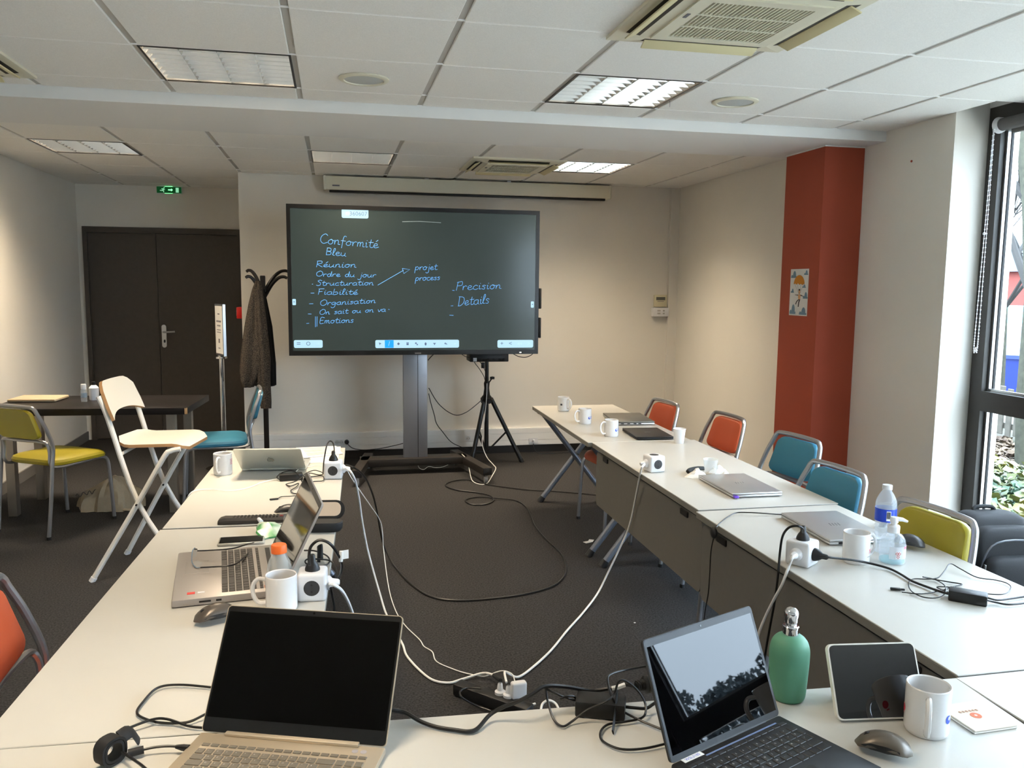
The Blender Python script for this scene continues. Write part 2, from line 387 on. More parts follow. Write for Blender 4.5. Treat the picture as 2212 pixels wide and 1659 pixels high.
# ceiling luminaires: louvred 600 x 600 recessed units
m_ref = mat('louvre_alu', (236, 236, 234), 0.2, 1.0)
m_lit = mat('tube_lit', (255, 244, 228), .5, emit=(255, 236, 205), estr=2.5)
def luminaire(ci, ri, label, k=1.0):
    x, y = cell(ci, ri)
    t = thing('ceiling_light', label, 'ceiling light', (x, y, H), 0, 'recessed louvred ceiling lights')
    g = G(); w = .292
    for sx in (-1, 1): g.bx(sx*w, sx*(w-.008), -w, w, 0, .1); g.bx(-w, w, sx*w, sx*(w-.008), 0, .1)
    g.bx(-w, w, -w, w, .1, .106); ob('housing', g, m_ref, t)
    g = G()
    for sx in (-1, 1): g.bx(sx*.2925, sx*.283, -.2925, .2925, -.001, .004); g.bx(-.283, .283, sx*.2925, sx*.284, -.001, .004)
    ob('rim', g, m_frame, t)
    for i in range(3): 
        xd = (-.146, 0, .146)[i]; g = G()
        g.add([(xd-.018, -.284, .045), (xd+.018, -.284, .045), (xd, -.284, .002), (xd-.018, .284, .045), (xd+.018, .284, .045), (xd, .284, .002)], [(0,1,2),(3,5,4),(0,3,4,1),(1,4,5,2),(2,5,3,0)])
        ob('divider', g, m_ref, t)
    me = G().add([(-.284, -.009, .04), (-.284, .009, .04), (-.284, 0, .003), (.284, -.009, .04), (.284, .009, .04), (.284, 0, .003)], [(0,1,2),(3,5,4),(0,3,4,1),(1,4,5,2),(2,5,3,0)]).mesh('lamella', m_ref)
    for i in range(8):
        l = ob('lamella', me, None, t); l.location = (0, -.245+.07*i, 0)
    tm = G().cyl((0, -.27, 0), (0, .27, 0), .012, .012, 10).mesh('tube', m_lit)
    for i in range(4): 
        l = ob('fluorescent_tube', tm, None, t); l.location = (-.213+.142*i, 0, .068)
    la = bpy.data.lights.new('louvre_lamp', 'AREA'); la.shape = 'SQUARE'; la.size = .55; la.energy = LAMP_POWER*k; la.color = LAMP_COLOR; la.spread = math.radians(128)
    lo = bpy.data.objects.new('louvre_lamp', la); C.objects.link(lo); lo.parent = t; lo.location = (0, 0, .055)
    return t
for (ci, ri), lb in zip(light_cells, ('louvred ceiling light nearest the left, in front of the beam', 'louvred ceiling light beside the large air conditioner, in front of the beam',
    'louvred ceiling light far left behind the beam', 'louvred ceiling light above the left end of the screen housing', 'louvred ceiling light right of the far air conditioner',
    'unseen louvred fill light added overhead on the left, out of view')): luminaire(ci, ri, lb, .3 if (ci, ri) == (6, 6) else .5 if ri == 2 else 1.0)
# air conditioning cassettes
m_vent = mat('vent_dark', (70, 66, 58), .8)
m_yelp = mat('aged_plastic', (214, 203, 160), .5)
def cassette(ci, ri, label):
    x, y = cell(ci, ri)
    t = thing('air_conditioner', label, 'air conditioner', (x, y, H), 0, 'ceiling air conditioning cassettes')
    g = G(); W, I = .35, .225     # outer panel as four bars around the intake
    poly = rrect(2*W, 2*W, .03, 3)
    for a in range(4):
        R = Matrix.Rotation(a*math.pi/2, 4, 'Z'); g.M = R
        g.add([(-W, -W, -.012), (W, -W, -.012), (I, -I, -.028), (-I, -I, -.028), (-W, -W, .0), (W, -W, .0), (I, -I, 0), (-I, -I, 0)], [(0,1,2,3),(4,7,6,5),(0,4,5,1),(3,2,6,7),(0,3,7,4),(1,5,6,2)])
    g.M = None; ob('panel', g, m_cream, t)
    g = G(); g.bx(-I, I, -I, I, -.008, -.004); ob('intake_back', g, mat('intake_black', (24, 23, 21), .9), t)
    fr = G()
    for s_ in (-1, 1): fr.bx(s_*I, s_*(I-.045), -I, I, -.034, -.02); fr.bx(-I+.045, I-.045, s_*I, s_*(I-.04), -.034, -.02)
    gr = ob('grille', fr, m_cream, t)
    sm = G().box((0, 0, 0), (.0045, .37, .012)).mesh('slat', m_cream)
    for i in range(25): 
        s_ = ob('slat', sm, None, gr); s_.location = (-.175+.35*i/24, 0, -.026)
    for yy in (-.06, .065): ob('grille_bar', G().bx(-.18, .18, yy-.004, yy+.004, -.033, -.018), m_cream, gr)
    for a in range(4):
        R = Matrix.Rotation(a*math.pi/2, 4, 'Z')
        g = G(); g.M = R; g.add([(-.23, -.315, -.0165), (.23, -.315, -.0165), (.23, -.262, -.0235), (-.23, -.262, -.0235), (-.23, -.315, -.012), (.23, -.315, -.012), (.23, -.262, -.012), (-.23, -.262, -.012)], [(0,1,2,3),(4,7,6,5),(0,4,5,1),(3,2,6,7),(0,3,7,4),(1,5,6,2)]); ob('outlet_slot', g, m_vent, t)
        g = G(); g.M = R @ Matrix.Translation((0, -.3, -.03)) @ Matrix.Rotation(math.radians(24), 4, 'X'); g.rbox((0, 0, 0), (.45, .046, .006), .002); 
        ob('flap', g, m_yelp, t)
    ob('maker_plate', G().box((-.205, -.05, -.035), (.012, .04, .002)), m_ink, t)
    return t
cassette(6, 4, 'large ceiling air conditioner at the top right of the view')
cassette(6, 12, 'ceiling air conditioner far off behind the beam near the screen housing')
cassette(1, 6, 'ceiling air conditioner cut off at the left edge of the view')
for x, y, lb in ((.152, 3.95, 'round cream ceiling speaker left, above the big display'), (1.97, 3.955, 'round cream ceiling speaker right, near the air conditioner')):
    t = thing('ceiling_speaker', lb, 'speaker', (x, y, H), 0, 'ceiling speakers')
    ob('rim', G().lathe([(.113, -.001), (.113, -.006), (.104, -.011), (.09, -.011), (.088, -.006)], 40, capb=False), m_cream, t)
    ob('mesh_cover', G().lathe([(.0, -.0105), (.045, -.0095), (.089, -.006)], 40, capb=False), mat('speaker_mesh', (190, 192, 188), .7, var=.1, vscale=600), t)
t = thing('ceiling_hook', 'tiny wire hook hanging by the right ceiling light', 'hook', (1.655, 4.03, 2.47)); ob('wire', G().cyl((0, 0, 0), (0, 0, -.03), .0016, .001, 6), m_ink, t)

# projection screen housing on the back wall
t = thing('projection_screen', 'long white rolled projection screen case high on the back wall', 'projection screen', (1.21, 7.4, 2.393))
ob('case', G().rbox((0, 0, .005), (2.545, .1, .115), .008), m_cream, t)
for x in (-1.262, 1.262): ob('end_cap', G().rbox((x, 0, .005), (.022, .11, .122), .006), m_cream, t)
ob('slot_bar', G().rbox((0, -.01, -.062), (2.45, .03, .02), .004), m_blackp, t)
ob('maker_mark', G().box((-1.17, -.0512, -.018), (.06, .002, .012)), m_ink, t)
for x in (-.4, .33): ob('mount', G().box((x, .0, .068), (.035, .06, .012)), m_plasw, t)
# wall controls
t = thing('thermostat', 'beige thermostat with dark display on the back wall', 'thermostat', (3.04, YB-.002, 1.418))
ob('case', G().rbox((0, -.01, 0), (.13, .022, .113), .004), mat('beige_case', (208, 200, 168), .5), t)
ob('display', G().box((0, -.022, .022), (.09, .002, .03)), mat('lcd', (92, 92, 82), .3), t)
ob('marks', G().box((0, -.022, -.004), (.065, .002, .005)), m_ink, t)
t = thing('switch_box', 'white switch box with four small keys under the thermostat', 'switch', (3.035, YB-.002, 1.313))
ob('case', G().rbox((0, -.025, 0), (.158, .05, .083), .004), m_plasw, t)
for x in (-.02, .028):
    for z in (-.012, .014): ob('key', G().rbox((x, -.051, z), (.03 if x < 0 else .018, .004, .014), .001, 1), mat('key_grey', (176, 174, 170), .5), t)
# poster on the column
t = thing('parachute_poster', 'narrow paper poster of an orange parachute among clouds on the column', 'poster', (2.929, 4.886, 1.524))
ob('sheet', G().box((-.0006, 0, 0), (.0012, .212, .298)), m_paper, t)
m_cl = mat('poster_cloud', (112, 138, 156), .9); m_pa = mat('poster_orange', (200, 128, 40), .9); m_sk = mat('poster_skin', (214, 160, 110), .9); m_dk = mat('poster_dark', (52, 36, 34), .9)
def pf(name, P, m, k=0):  # poster piece: px of the poster crop (x right, y down) -> -y, z
    n = len(P); f = lambda x, y: (-.0016-.0003*k, -(x-.5)*.212, (.5-y)*.298)
    ob(name, G().add([f(*p) for p in P]+[(f(*p)[0]+.0005, f(*p)[1], f(*p)[2]) for p in P], [list(range(n)), list(range(n, 2*n))[::-1]]), m, t)
def cloud(cx, cy, w, h):
    P = []
    for i in range(13): a = math.pi*i/12; P.append((cx+w*.1+w*.28*math.cos(a), cy-h*.25-h*.75*math.sin(a)))
    P += [(cx-w*.2, cy-h*.4), (cx-w*.4, cy-h*.42), (cx-w*.5, cy-h*.2), (cx-w*.5, cy), (cx+w*.5, cy), (cx+w*.5, cy-h*.25)]
    pf('cloud', P, m_cl)
for c_ in ((.19, .19, .32, .15), (.86, .13, .22, .1), (.78, .4, .2, .07), (.14, .51, .18, .09), (.87, .63, .26, .14), (.2, .97, .34, .21), (.77, .975, .4, .16)): cloud(*c_)
P = [(.5+.3*math.cos(math.pi*i/16), .33-.2*math.sin(math.pi*i/16)) for i in range(17)]
P += [(.28, .31), (.36, .335), (.44, .305), (.52, .34), (.6, .315), (.68, .345), (.75, .32)][:7]
pf('parachute', P, m_pa, 1)
for x in (.25, .4, .6, .75): pf('cord', [(x, .32), (x+.008, .32), (.545, .55), (.537, .55)], m_ink, 1)
pf('face', [(.5, .44), (.58, .44), (.58, .53), (.5, .53)], m_sk, 2); pf('hair', [(.5, .46), (.5, .435), (.54, .425), (.585, .435), (.585, .46)], m_dk, 3)
pf('body', [(.47, .545), (.62, .545), (.6, .65), (.5, .65)], m_sk, 2)
pf('arm', [(.47, .55), (.3, .55), (.3, .558), (.47, .57)], m_dk, 2); pf('arm', [(.62, .55), (.76, .575), (.76, .583), (.62, .575)], m_dk, 2)
pf('leg', [(.5, .65), (.56, .65), (.44, .7), (.38, .76), (.34, .755), (.4, .69)], m_dk, 3); pf('leg', [(.55, .65), (.61, .65), (.56, .72), (.54, .81), (.49, .81), (.51, .71)], m_dk, 3)

# ------------------------------------------------------------------ outside
m_soil = mat('leaf_litter', (66, 58, 48), .95, rgb2=(44, 48, 32), vscale=1.4, bump=.6, bscale=40)
struct('ground', G().bx(3.6, 10.5, -60, 60, -.5, -.25), m_soil, label='leaf covered ground outside')
struct('added_bounce_slab', G().bx(3.6, 8.0, -8, 2.4, -.25, -.02), mat('bounce_slab_pale', (184, 176, 162), .85, var=.06, vscale=6), label='unseen pale slab added outside the nearer windows to bounce daylight')  # unseen pale slab, added to bounce daylight up to the ceiling
struct('lower_ground', G().bx(10.5, 90, -60, 90, -2.2, -1.9), mat('asphalt', (50, 49, 48), .9, var=.1, vscale=3), label='lower parking ground beyond the fence')
m_bark = mat('bark', (52, 52, 42), .95, var=.3, vscale=14, bump=.8, bscale=40)
m_twig = mat('twig', (46, 44, 42), .95)
def leaf_stuff(name, label, cat, n, area, zf, size, m):
    g = G(); rnd = random.Random(3)
    for i in range(n):
        x, y = area(rnd); z = zf(x, y, rnd); a = rnd.random()*6.28; b = rnd.uniform(-.9, .9); c = rnd.uniform(-.9, .9)
        M = Matrix.Translation((x, y, z)) @ Euler((b, c, a)).to_matrix().to_4x4(); s_ = size*rnd.uniform(.6, 1.3)
        g.add([M @ Vector(p) for p in ((0, -s_, 0), (s_*.8, -s_*.2, s_*.12), (0, s_, 0), (-s_*.8, -s_*.2, s_*.12))], [(0, 1, 2), (0, 2, 3)])
    o = ob(name, g, m); tag(o, label, cat); o['kind'] = 'stuff'; return o
m_ivy = mat('ivy', (42, 70, 50), .55, rgb2=(112, 106, 50), vscale=2.6)
leaf_stuff('ivy', 'green and yellow ivy leaves growing outside the window', 'ivy', 9000, lambda r: (r.uniform(3.68, 5.9), r.uniform(3.95, 8.0)),
    lambda x, y, r: -.25+(.55*math.exp(-((x-4.6)/1.3)**2))*r.uniform(.6, 1.05)+.12*math.sin(x*3.1)*math.sin(y*2.3), .036, m_ivy)
m_litter = mat('dry_leaf', (100, 86, 70), .9, rgb2=(58, 44, 34), vscale=6)
leaf_stuff('fallen_leaves', 'dry fallen leaves on the ground before the fence', 'leaves', 3600, lambda r: (r.uniform(6.65, 7.9), r.uniform(4.5, 11.5)), lambda x, y, r: -.24+r.random()*.03, .05, m_litter)
# picket fence
fx = 8.1
t = thing('picket_fence', 'weathered wooden picket fence outside beyond the window', 'fence', (fx, 8.6, -.25))
m_pk = mat('picket_wood', (76, 72, 64), .9, var=.2, vscale=8)
pm_ = G().rbox((0, 0, .3), (.022, .085, .6), .006, 1).mesh('picket', m_pk)
for i in range(46): p = ob('picket', pm_, None, t); p.location = (0, -2.6+.125*i, random.uniform(0, .03))
for z in (.1, .42): ob('rail', G().bx(.012, .045, -2.7, 3.15, z, z+.07), m_pk, t)
# trees
def branchy(t, base, h, r, seed, depth=4, spread=.55, lean=(0, 0), first=.35):
    rnd = random.Random(seed); gt, gb = G(), G()
    def grow(p, d, L, rr, k):
        P = [p]; q = Vector(p); dd = Vector(d)
        for i in range(4):
            dd = (dd+Vector((rnd.uniform(-.16, .16), rnd.uniform(-.16, .16), rnd.uniform(-.02, .12)))).normalized(); q = q+dd*L/4; P.append(q.copy())
        (gt if k == 0 else gb).tube(P, [rr*(1-.12*i) for i in range(5)], 7 if k < 2 else 4)
        if k >= depth: return
        for i in range(5 if k == 0 else 4):
            tt = rnd.uniform(first, 1) if k == 0 else rnd.uniform(.25, 1)
            pi = P[min(4, max(1, int(tt*4+.5)))]; a = rnd.random()*6.28
            nd = (dd*.75+Vector((math.cos(a), math.sin(a), rnd.uniform(-.1, .6)))*spread*1.3).normalized()
            grow(pi, nd, L*rnd.uniform(.5, .72), rr*(.45 if k == 0 else .52), k+1)
    grow(Vector((0, 0, 0)), Vector((lean[0], lean[1], 1)).normalized(), h, r, 0)
    ob('trunk', gt, m_bark, t); ob('branches', gb, m_twig, t)
t = thing('tree', 'bare tree trunk with forked branches close outside the window', 'tree', (6.12, 6.27, -.3)); branchy(t, 0, 3.6, .085, 5, 5, lean=(.0, .06), first=.3)
t = thing('tree', 'bare thinner tree further out by the parked vehicles', 'tree', (9.0, 9.75, -.3)); branchy(t, 0, 3.2, .055, 11, 5)
t = thing('tree', 'bare tree standing outside the second window', 'tree', (9.5, -3.4, -.3)); branchy(t, 0, 4.4, .1, 21, 4)
# building and vehicles beyond
t = thing('brick_building', 'red building with pale roof beyond the parking', 'building', (34, 37, -1.9))
ob('wall', G().box((6, 0, 2.2), (12, 26, 4.4)), mat('far_red', (120, 56, 48), .8, var=.06, vscale=2), t)
ob('roof', G().box((6, 0, 5.3), (12.6, 26.6, 1.8)), mat('far_roof', (96, 104, 118), .6), t)
m_van = mat('van_white', (128, 132, 140), .35); m_bluev = mat('container_blue', (26, 42, 104), .5); m_tyre = m_rubber
def van(x, y, rz, m, label, L=4.6, hh=2.0, z=-2.6):
    t = thing('van', label, 'van', (x, y, z), rz)
    ob('body', G().loft([[(s_*.9, yy, zz) for s_, zz in ((-1, .35), (1, .35), (1, top), (-1, top))] for yy, top in ((-L/2, 1.0), (-L/2+.5, 1.15), (-L/2+1.1, hh), (L/2, hh))]), m, t)
    for yy in (-L/2+.9, L/2-.9):
        for s_ in (-.92, .92): ob('wheel', G().cyl((s_-.1, yy, .33), (s_+.1, yy, .33), .33, .33, 16), m_tyre, t)
    ob('windscreen', G().box((0, -L/2+.72, 1.55), (1.6, .06, .6), R=Matrix.Rotation(math.radians(35), 4, 'X')), m_black, t)
van(18.3, 20.0, .75, m_van, 'white van parked beyond the fence', 5.4, 2.5, -1.9); van(23.5, 25.8, .75, mat('van_teal', (120, 190, 214), .4), 'pale blue van parked behind the white one', 5.6, 2.9, -1.9)
t = thing('blue_skip', 'blue metal container in the parking beyond the fence', 'container', (15.4, 16.6, -1.9), .75)
ob('tub', G().loft([[(-1.4, -.8, 0), (1.4, -.8, 0), (1.4, .8, 0), (-1.4, .8, 0)], [(-1.8, -1, 2.0), (1.8, -1, 2.0), (1.8, 1, 2.0), (-1.8, 1, 2.0)]]), m_bluev, t)
ob('rim', G().box((0, 0, 2.03), (3.7, 2.1, .08)), m_bluev, t)
# wooded ridge opposite the second window
m_wood = mat('wood_ridge', (52, 60, 64), .95, rgb2=(70, 78, 80), vscale=.9, bump=.8, bscale=3)
for i in range(9):
    rnd = random.Random(40+i); a = -.72+.075*i; R_ = 40
    t = thing('ridge_tree', ('dark rounded tree %s on the wooded ridge outside' % ('first','second','third','fourth','fifth','sixth','seventh','eighth','ninth')[i]), 'tree', (R_*math.cos(a), R_*math.sin(a), -1), 0, 'trees on the wooded ridge')
    g = G()
    for k in range(2600):
        hh = rnd.random()**.55*(5.7+.35*math.sin(i*2.1)); wv = 2.0*math.sqrt(max(.02, 1-(hh/6.3)**2.5))
        p = Vector((rnd.uniform(-1.3, 1.3), rnd.uniform(-1, 1)*wv, .3+hh)); sz = rnd.uniform(.06, .17); M = Matrix.Translation(p) @ Euler((rnd.random()*6, rnd.random()*6, rnd.random()*6)).to_matrix().to_4x4()
        g.add([M @ Vector(c_) for c_ in ((-sz, -sz*.5, 0), (sz, -sz*.4, 0), (sz*.7, sz*.6, sz*.3), (-sz*.6, sz*.5, sz*.2))], [(0, 1, 2, 3)])
    ob('crown', g, m_wood, t); ob('trunk', G().cyl((0, 0, -1), (0, 0, 2.5), .35, .25, 8), m_bark, t)
# ------------------------------------------------------------------ tables
TZ = 0.69
def table(label, c, rz, L, panel=True, W=.605, group='white folding tables set in a U'):
    t = thing('folding_table', label, 'table', (c[0], c[1], 0), rz, group)
    ob('table_top', G().rbox((0, 0, TZ-.002), (W, L, .004), .0015, 1), m_lam, t)
    ob('edge_band', G().rbox((0, 0, TZ-.0155), (W-.001, L-.001, .023), .002, 1), m_edge, t)
    for sy in (-1, 1):
        y = sy*(L/2-.09)
        for sx in (-1, 1):
            yy = y+.018*sx
            lg = ob('leg', G().cyl((-sx*.23, yy, .035), (sx*.25, yy, TZ-.035), .019, .019, 12), m_tleg, t)
            ob('foot', G().cyl((-sx*.2546, yy, 0), (-sx*.23, yy, .035), .022, .021, 12), m_blackp, lg)
            ob('top_bracket', G().box((sx*.25, yy, TZ-.033), (.07, .035, .014)), m_blackp, lg)
        ob('pivot', G().cyl((.01, y-.045, .353), (.01, y+.045, .353), .006, .006, 8), m_blackp, t)
        ob('under_bar', G().box((0, y, TZ-.038), (.5, .03, .022)), m_blackp, t)
    if panel:
        p = ob('modesty_panel', panel_geo(L), m_panel, t)
        for sy in (-1, 1): 
            ob('panel_clip', G().rbox((-.282, sy*(L/2-.18), .628), (.008, .075, .026), .003, 1), m_blackp, p)
        ob('panel_gap', G().box((-.262, 0, TZ-.034), (.012, L-.05, .014)), m_blackp, t)
    return t
def panel_geo(L):
    g = G(); P = rrect(L-.02, .3, .03, 4)
    g.add([(-.278, x, .5+y-.005) for x, y in P]+[(-.266, x, .5+y-.005) for x, y in P], [list(range(len(P))), list(range(len(P), 2*len(P)))[::-1]]+[(i, len(P)+i, len(P)+(i+1) % len(P), (i+1) % len(P)) for i in range(len(P))])
    return g
dg = math.radians
table('white folding table of the right row furthest away, holding three mugs', (1.684, 5.067), dg(-.9), 1.42, False)
table('white folding table of the right row with the napkins and closed silver laptop', (1.688, 3.645), dg(-.6), 1.412)
table('white folding table of the right row with the water bottle and charger', (1.662, 2.227), 0, 1.39)
table('white folding table at the bottom right corner of the U', (1.649, .825), 0, 1.40, False)
table('white folding table of the left row furthest away, with the silver laptop and papers', (-.273, 3.735), dg(-1.9), 1.405, False)
table('white folding table of the left row nearer, with the grey open laptop', (-.331, 2.311), dg(-2.4), 1.409, False)
table('white folding table across the front, under the tan laptop', (-.782, 1.320), dg(87.3), 1.408, False)
table('white folding table across the front, under the black laptop and tablet', (.630, 1.2545), dg(87.3), 1.408, False)

# ------------------------------------------------------------------ chairs
def chair(label, c, rz, pad, group):
    t = thing('stacking_chair', label, 'chair', (c[0], c[1], 0), rz, group); R = .0115
    g = G(); P = [(-.212, -.2, .45), (-.212, -.19, .56), (-.2, -.225, .68)]
    P += [(-.178-.0, -.256, .762), (-.165, -.264, .79), (-.135, -.27, .803), (0, -.276, .806)]
    P = P+[(-x, y, z) for x, y, z in P[-2::-1]]
    g.tube(P, R, 10, smooth=4); ob('back_frame', g, m_tube, t)
    for s_ in (-1, 1):
        l = ob('leg', G().tube([(s_*.21, -.25, .012), (s_*.214, -.222, .25), (s_*.212, -.2, .46)], R, 10, smooth=3), m_tube, t)
        ob('foot_cap', G().cyl((s_*.21, -.25, 0), (s_*.21, -.25, .018), .014, .0135, 10), m_rubber, l)
        l = ob('leg', G().tube([(s_*.205, .25, .012), (s_*.2, .235, .3), (s_*.197, .225, .392), (s_*.195, .2, .422), (s_*.194, .16, .428)], R, 10, smooth=4), m_tube, t)
        ob('foot_cap', G().cyl((s_*.205, .25, 0), (s_*.205, .25, .018), .014, .0135, 10), m_rubber, l)
    P = [(-.194, .16, .428), (-.194, 0, .424), (-.192, -.15, .424), (-.19, -.195, .45), (-.188, -.195, .52), (-.182, -.2, .565), (-.155, -.214, .588), (0, -.225, .59)]
    P = P+[(-x, y, z) for x, y, z in P[-2::-1]]
    ob('seat_frame', G().tube(P, R*.9, 8, smooth=4), m_tube, t)
    # seat pad, domed
    rings = []
    for z, k in ((.43, .93), (.436, .985), (.452, 1.0), (.466, .965), (.476, .86), (.482, .6), (.483, .2)):
        rr = []
        for x, y in rrect(.43, .42, .09, 5): rr.append((x*k*(1+.08*(y+.2)), (y*k)+.03, z-.02*max(0, (y*k-.12)/.1)**2))
        rings.append(rr)
    ob('seat', G().loft(rings), pad, t)
    # back pad: trapezoid, curved
    rings = []
    for d_, k in ((-.012, .9), (-.014, .97), (-.006, 1.0), (.006, 1.0), (.015, .97), (.019, .9), (.0205, .5)):
        rr = []
        for x, z in rrect(1, 1, .18, 4):
            zz = .695+z*.185*k; w = .172-.028*((zz-.6)/.19)
            xx = 2*x*w*k; yb = -.205-.06*((zz-.58)/.22)
            rr.append((xx, yb+d_-.018+.09*xx*xx/.16*.25, zz))
        rings.append(rr)
    ob('backrest', G().loft(rings), pad, t)
    return t
RG = 'chairs along the right row'
for lb, c_, rz, m_ in (('orange chair with grey tube frame furthest along the right row', (1.86, 5.06), 96.6, m_orange), ('orange chair in the middle, second along the right row beside the column', (1.999, 4.447), 94.5, m_orange),
    ('blue chair in front of the terracotta column', (2.029, 3.732), 97.5, m_blue), ('blue chair nearer the camera, overlapping the other blue one', (1.796, 3.046), 95.7, m_blue), ('yellow green chair by the window and backpack', (1.738, 2.39), 95.9, m_yel)):
    chair(lb, c_, dg(rz), m_, RG)
chair('yellow green chair by the dark table at the left wall', (-1.735, 5.675), dg(-32.7), m_yel, 'chairs on the left side')
chair('blue chair beside the coat stand on the left', (-.79, 6.12), dg(97), m_blue, 'chairs on the left side')
a = (-0.809,2.308,0.795)
chair('orange chair cut off at the left edge, pushed to the left row', (a[0]+.238, a[1]-.172), dg(-88), m_orange, 'chairs on the left side')

# white folding bar stool with plywood seat and back
t = thing('folding_stool', 'tall white folding bar chair with plywood edged seat and back', 'chair', (-1.0, 4.78, 0))
m_wmet = mat('white_metal', (226, 222, 214), .4); m_ply = mat('ply_edge', (168, 128, 88), .7); m_wlam = mat('white_laminate', (234, 228, 214), .4)
o_ = Vector((-1.0, 4.78, 0))
def q(*p): return tuple(Vector(p)-o_)
for k, dy in ((0, 0), (1, .44)):
    dx = .05*k
    lg = ob('leg', G().tube([q(-1.235+dx*1.4, 4.545+dy, .02), q(-1.015+dx, 4.552+dy, .395), q(-.875+dx, 4.55+dy, .64), q(-.84+dx, 4.55+dy, .675), q(-.79+dx, 4.55+dy, .685)], .0135, 10, smooth=4), m_wmet, t)
    ob('foot_cap', G().cyl(q(-1.247+dx*1.4, 4.545+dy, 0), q(-1.234+dx*1.4, 4.545+dy, .022), .0165, .016, 10), m_plasw, lg)
    lg = ob('leg', G().tube([q(-.80+dx, 4.575+dy, .02), q(-1.013+dx, 4.575+dy, .4), q(-1.141+dx, 4.58+dy, .85), q(-1.182+dx, 4.58+dy, .965)], .0135, 10, smooth=4), m_wmet, t)
    ob('foot_cap', G().cyl(q(-.79+dx, 4.575+dy, 0), q(-.80+dx, 4.575+dy, .022), .0165, .016, 10), m_plasw, lg)
    ob('rivet', G().cyl(q(-1.013+dx, 4.528+dy, .4), q(-1.013+dx, 4.6+dy, .4), .005, .005, 8), m_blackp, t)
ob('rear_bar', G().cyl(q(-1.08, 4.58, .665), q(-1.03, 5.02, .665), .009, .009, 8), m_wmet, t)
def slab(name, P, N, th, m1, m2):   # P: grid rows of points, N: normal offset
    rows_, n = len(P), len(P[0]); g1, g2 = G(), G()
    up = [[Vector(p)+Vector(N)*th for p in r] for r in P]; dn = [[Vector(p) for p in r] for r in P]
    fl_ = lambda A: [v for r in A for v in r]
    fs = [(i*n+j, i*n+j+1, (i+1)*n+j+1, (i+1)*n+j) for i in range(rows_-1) for j in range(n-1)]
    g1.add([v+Vector(N)*.0012 for v in fl_(up)], fs); g1.add([v-Vector(N)*.0012 for v in fl_(dn)], fs)
    rim = [(0, j) for j in range(n)]+[(i, n-1) for i in range(1, rows_)]+[(rows_-1, j) for j in range(n-2, -1, -1)]+[(i, 0) for i in range(rows_-2, 0, -1)]
    k = len(rim)
    g2.add([up[i][j]+Vector(N)*.001 for i, j in rim]+[dn[i][j]-Vector(N)*.001 for i, j in rim], [(a_, (a_+1) % k, k+(a_+1) % k, k+a_) for a_ in range(k)])
    a_ = ob(name, g1, m1, t, ang=1.0); ob('ply_edge', g2, m2, a_, ang=1.0); return a_
# seat grid: along the facing direction (i) and across (j)
P = []
for i in range(15):
    s_ = i/14; row = []
    for j in range(13):
        w = (j/12-.5); inset = .5*(1-min(1, (1-abs(2*s_-1))/.16))**2
        hw = .215*math.sqrt(1-.8*max(0, 1-s_/.24)**4)*math.sqrt(1-.55*max(0, (s_-.8)/.2)**4)
        x = -1.12+.36*s_+.05*(w+.5); y = 4.79+w*2*hw
        z = .695+.028*max(0, 1-s_/.22)**2-.03*max(0, (s_-.78)/.22)**2
        row.append(q(x, y, z))
    P.append(row)
slab('seat', P, (0, 0, 1), .014, m_wlam, m_ply)
P = []
for i in range(13):
    s_ = i/12; row = []
    for j in range(15):
        w = (j/14-.5)*2
        lo = .838+.034*(1-abs(w)**2.6); hi = 1.03-.045*max(0, (abs(w)-.6)/.4)**2.5
        z = lo+(hi-lo)*s_; hw = .232-.03*max(0, (z-.9)/.12)
        x = -1.145-.36*(z-.86)+.027*(1-w*w)*-1+.025*(w+1)+.02; y = 4.79+w*hw
        row.append(q(x, y, z))
    P.append(row)
slab('backrest', P, (.94, 0, .33), .014, m_wlam, m_ply)

# dark table at the left
t = thing('dark_table', 'dark brown wooden table with steel legs against the left wall', 'table', (-1.555, 6.13, 0), dg(-4.5))
m_dw = mat('dark_wood', (24, 20, 19), .4, var=.15, vscale=20, spec=.3); m_st = mat('dull_steel', (150, 142, 132), .35, .8)
ob('table_top', G().rbox((0, 0, .708), (1.26, .66, .045), .003), m_dw, t)
ob('chipped_corner', G().box((.625, -.322, .708), (.014, .018, .04)), mat('raw_chip', (176, 140, 96), .8), t)
for x in (-.52, .5):
    for y in (-.2, .24): ob('leg', G().box((x, y, .343), (.055, .055, .686)), m_st, t)
t = thing('beige_pouch', 'flat beige document pouch lying on the dark table', 'pouch', (-2.000,6.275,0.731), dg(-6))
ob('body', G().rbox((0, 0, .011), (.31, .24, .02), .008), mat('beige_cloth', (172, 156, 130), .8, var=.05, vscale=40), t)
ob('zip', G().box((0, -.118, .014), (.3, .006, .004)), mat('tan_zip', (170, 138, 98), .7), t)
t = thing('gel_bottle', 'small clear hand gel bottle with white cap on the dark table', 'bottle', (-1.675,6.140,0.731))
m_pet = mat('clear_plastic', (226, 232, 234), .05, alpha=.25)
ob('body', G().lathe([(.018, .001), (.02, .004), (.02, .075), (.016, .085)], 16), m_pet, t); ob('cap', G().lathe([(.017, .085), (.017, .118), (.015, .122), (0, .122)], 16, capb=True), m_plasw, t)
ob('print', G().lathe([(.0203, .03), (.0203, .06)], 16, capb=False), mat('gel_print', (150, 170, 186), .5, alpha=.6), t)
t = thing('white_bottle', 'white lotion bottle half hidden behind the folding chair back', 'bottle', (-1.633,6.227,0.731))
ob('body', G().lathe([(.03, .001), (.032, .006), (.032, .085), (.02, .1), (.012, .105)], 16, capt=True), m_plasw, t); ob('cap', G().lathe([(.013, .105), (.013, .128), (0, .129)], 12), m_blackp, t)
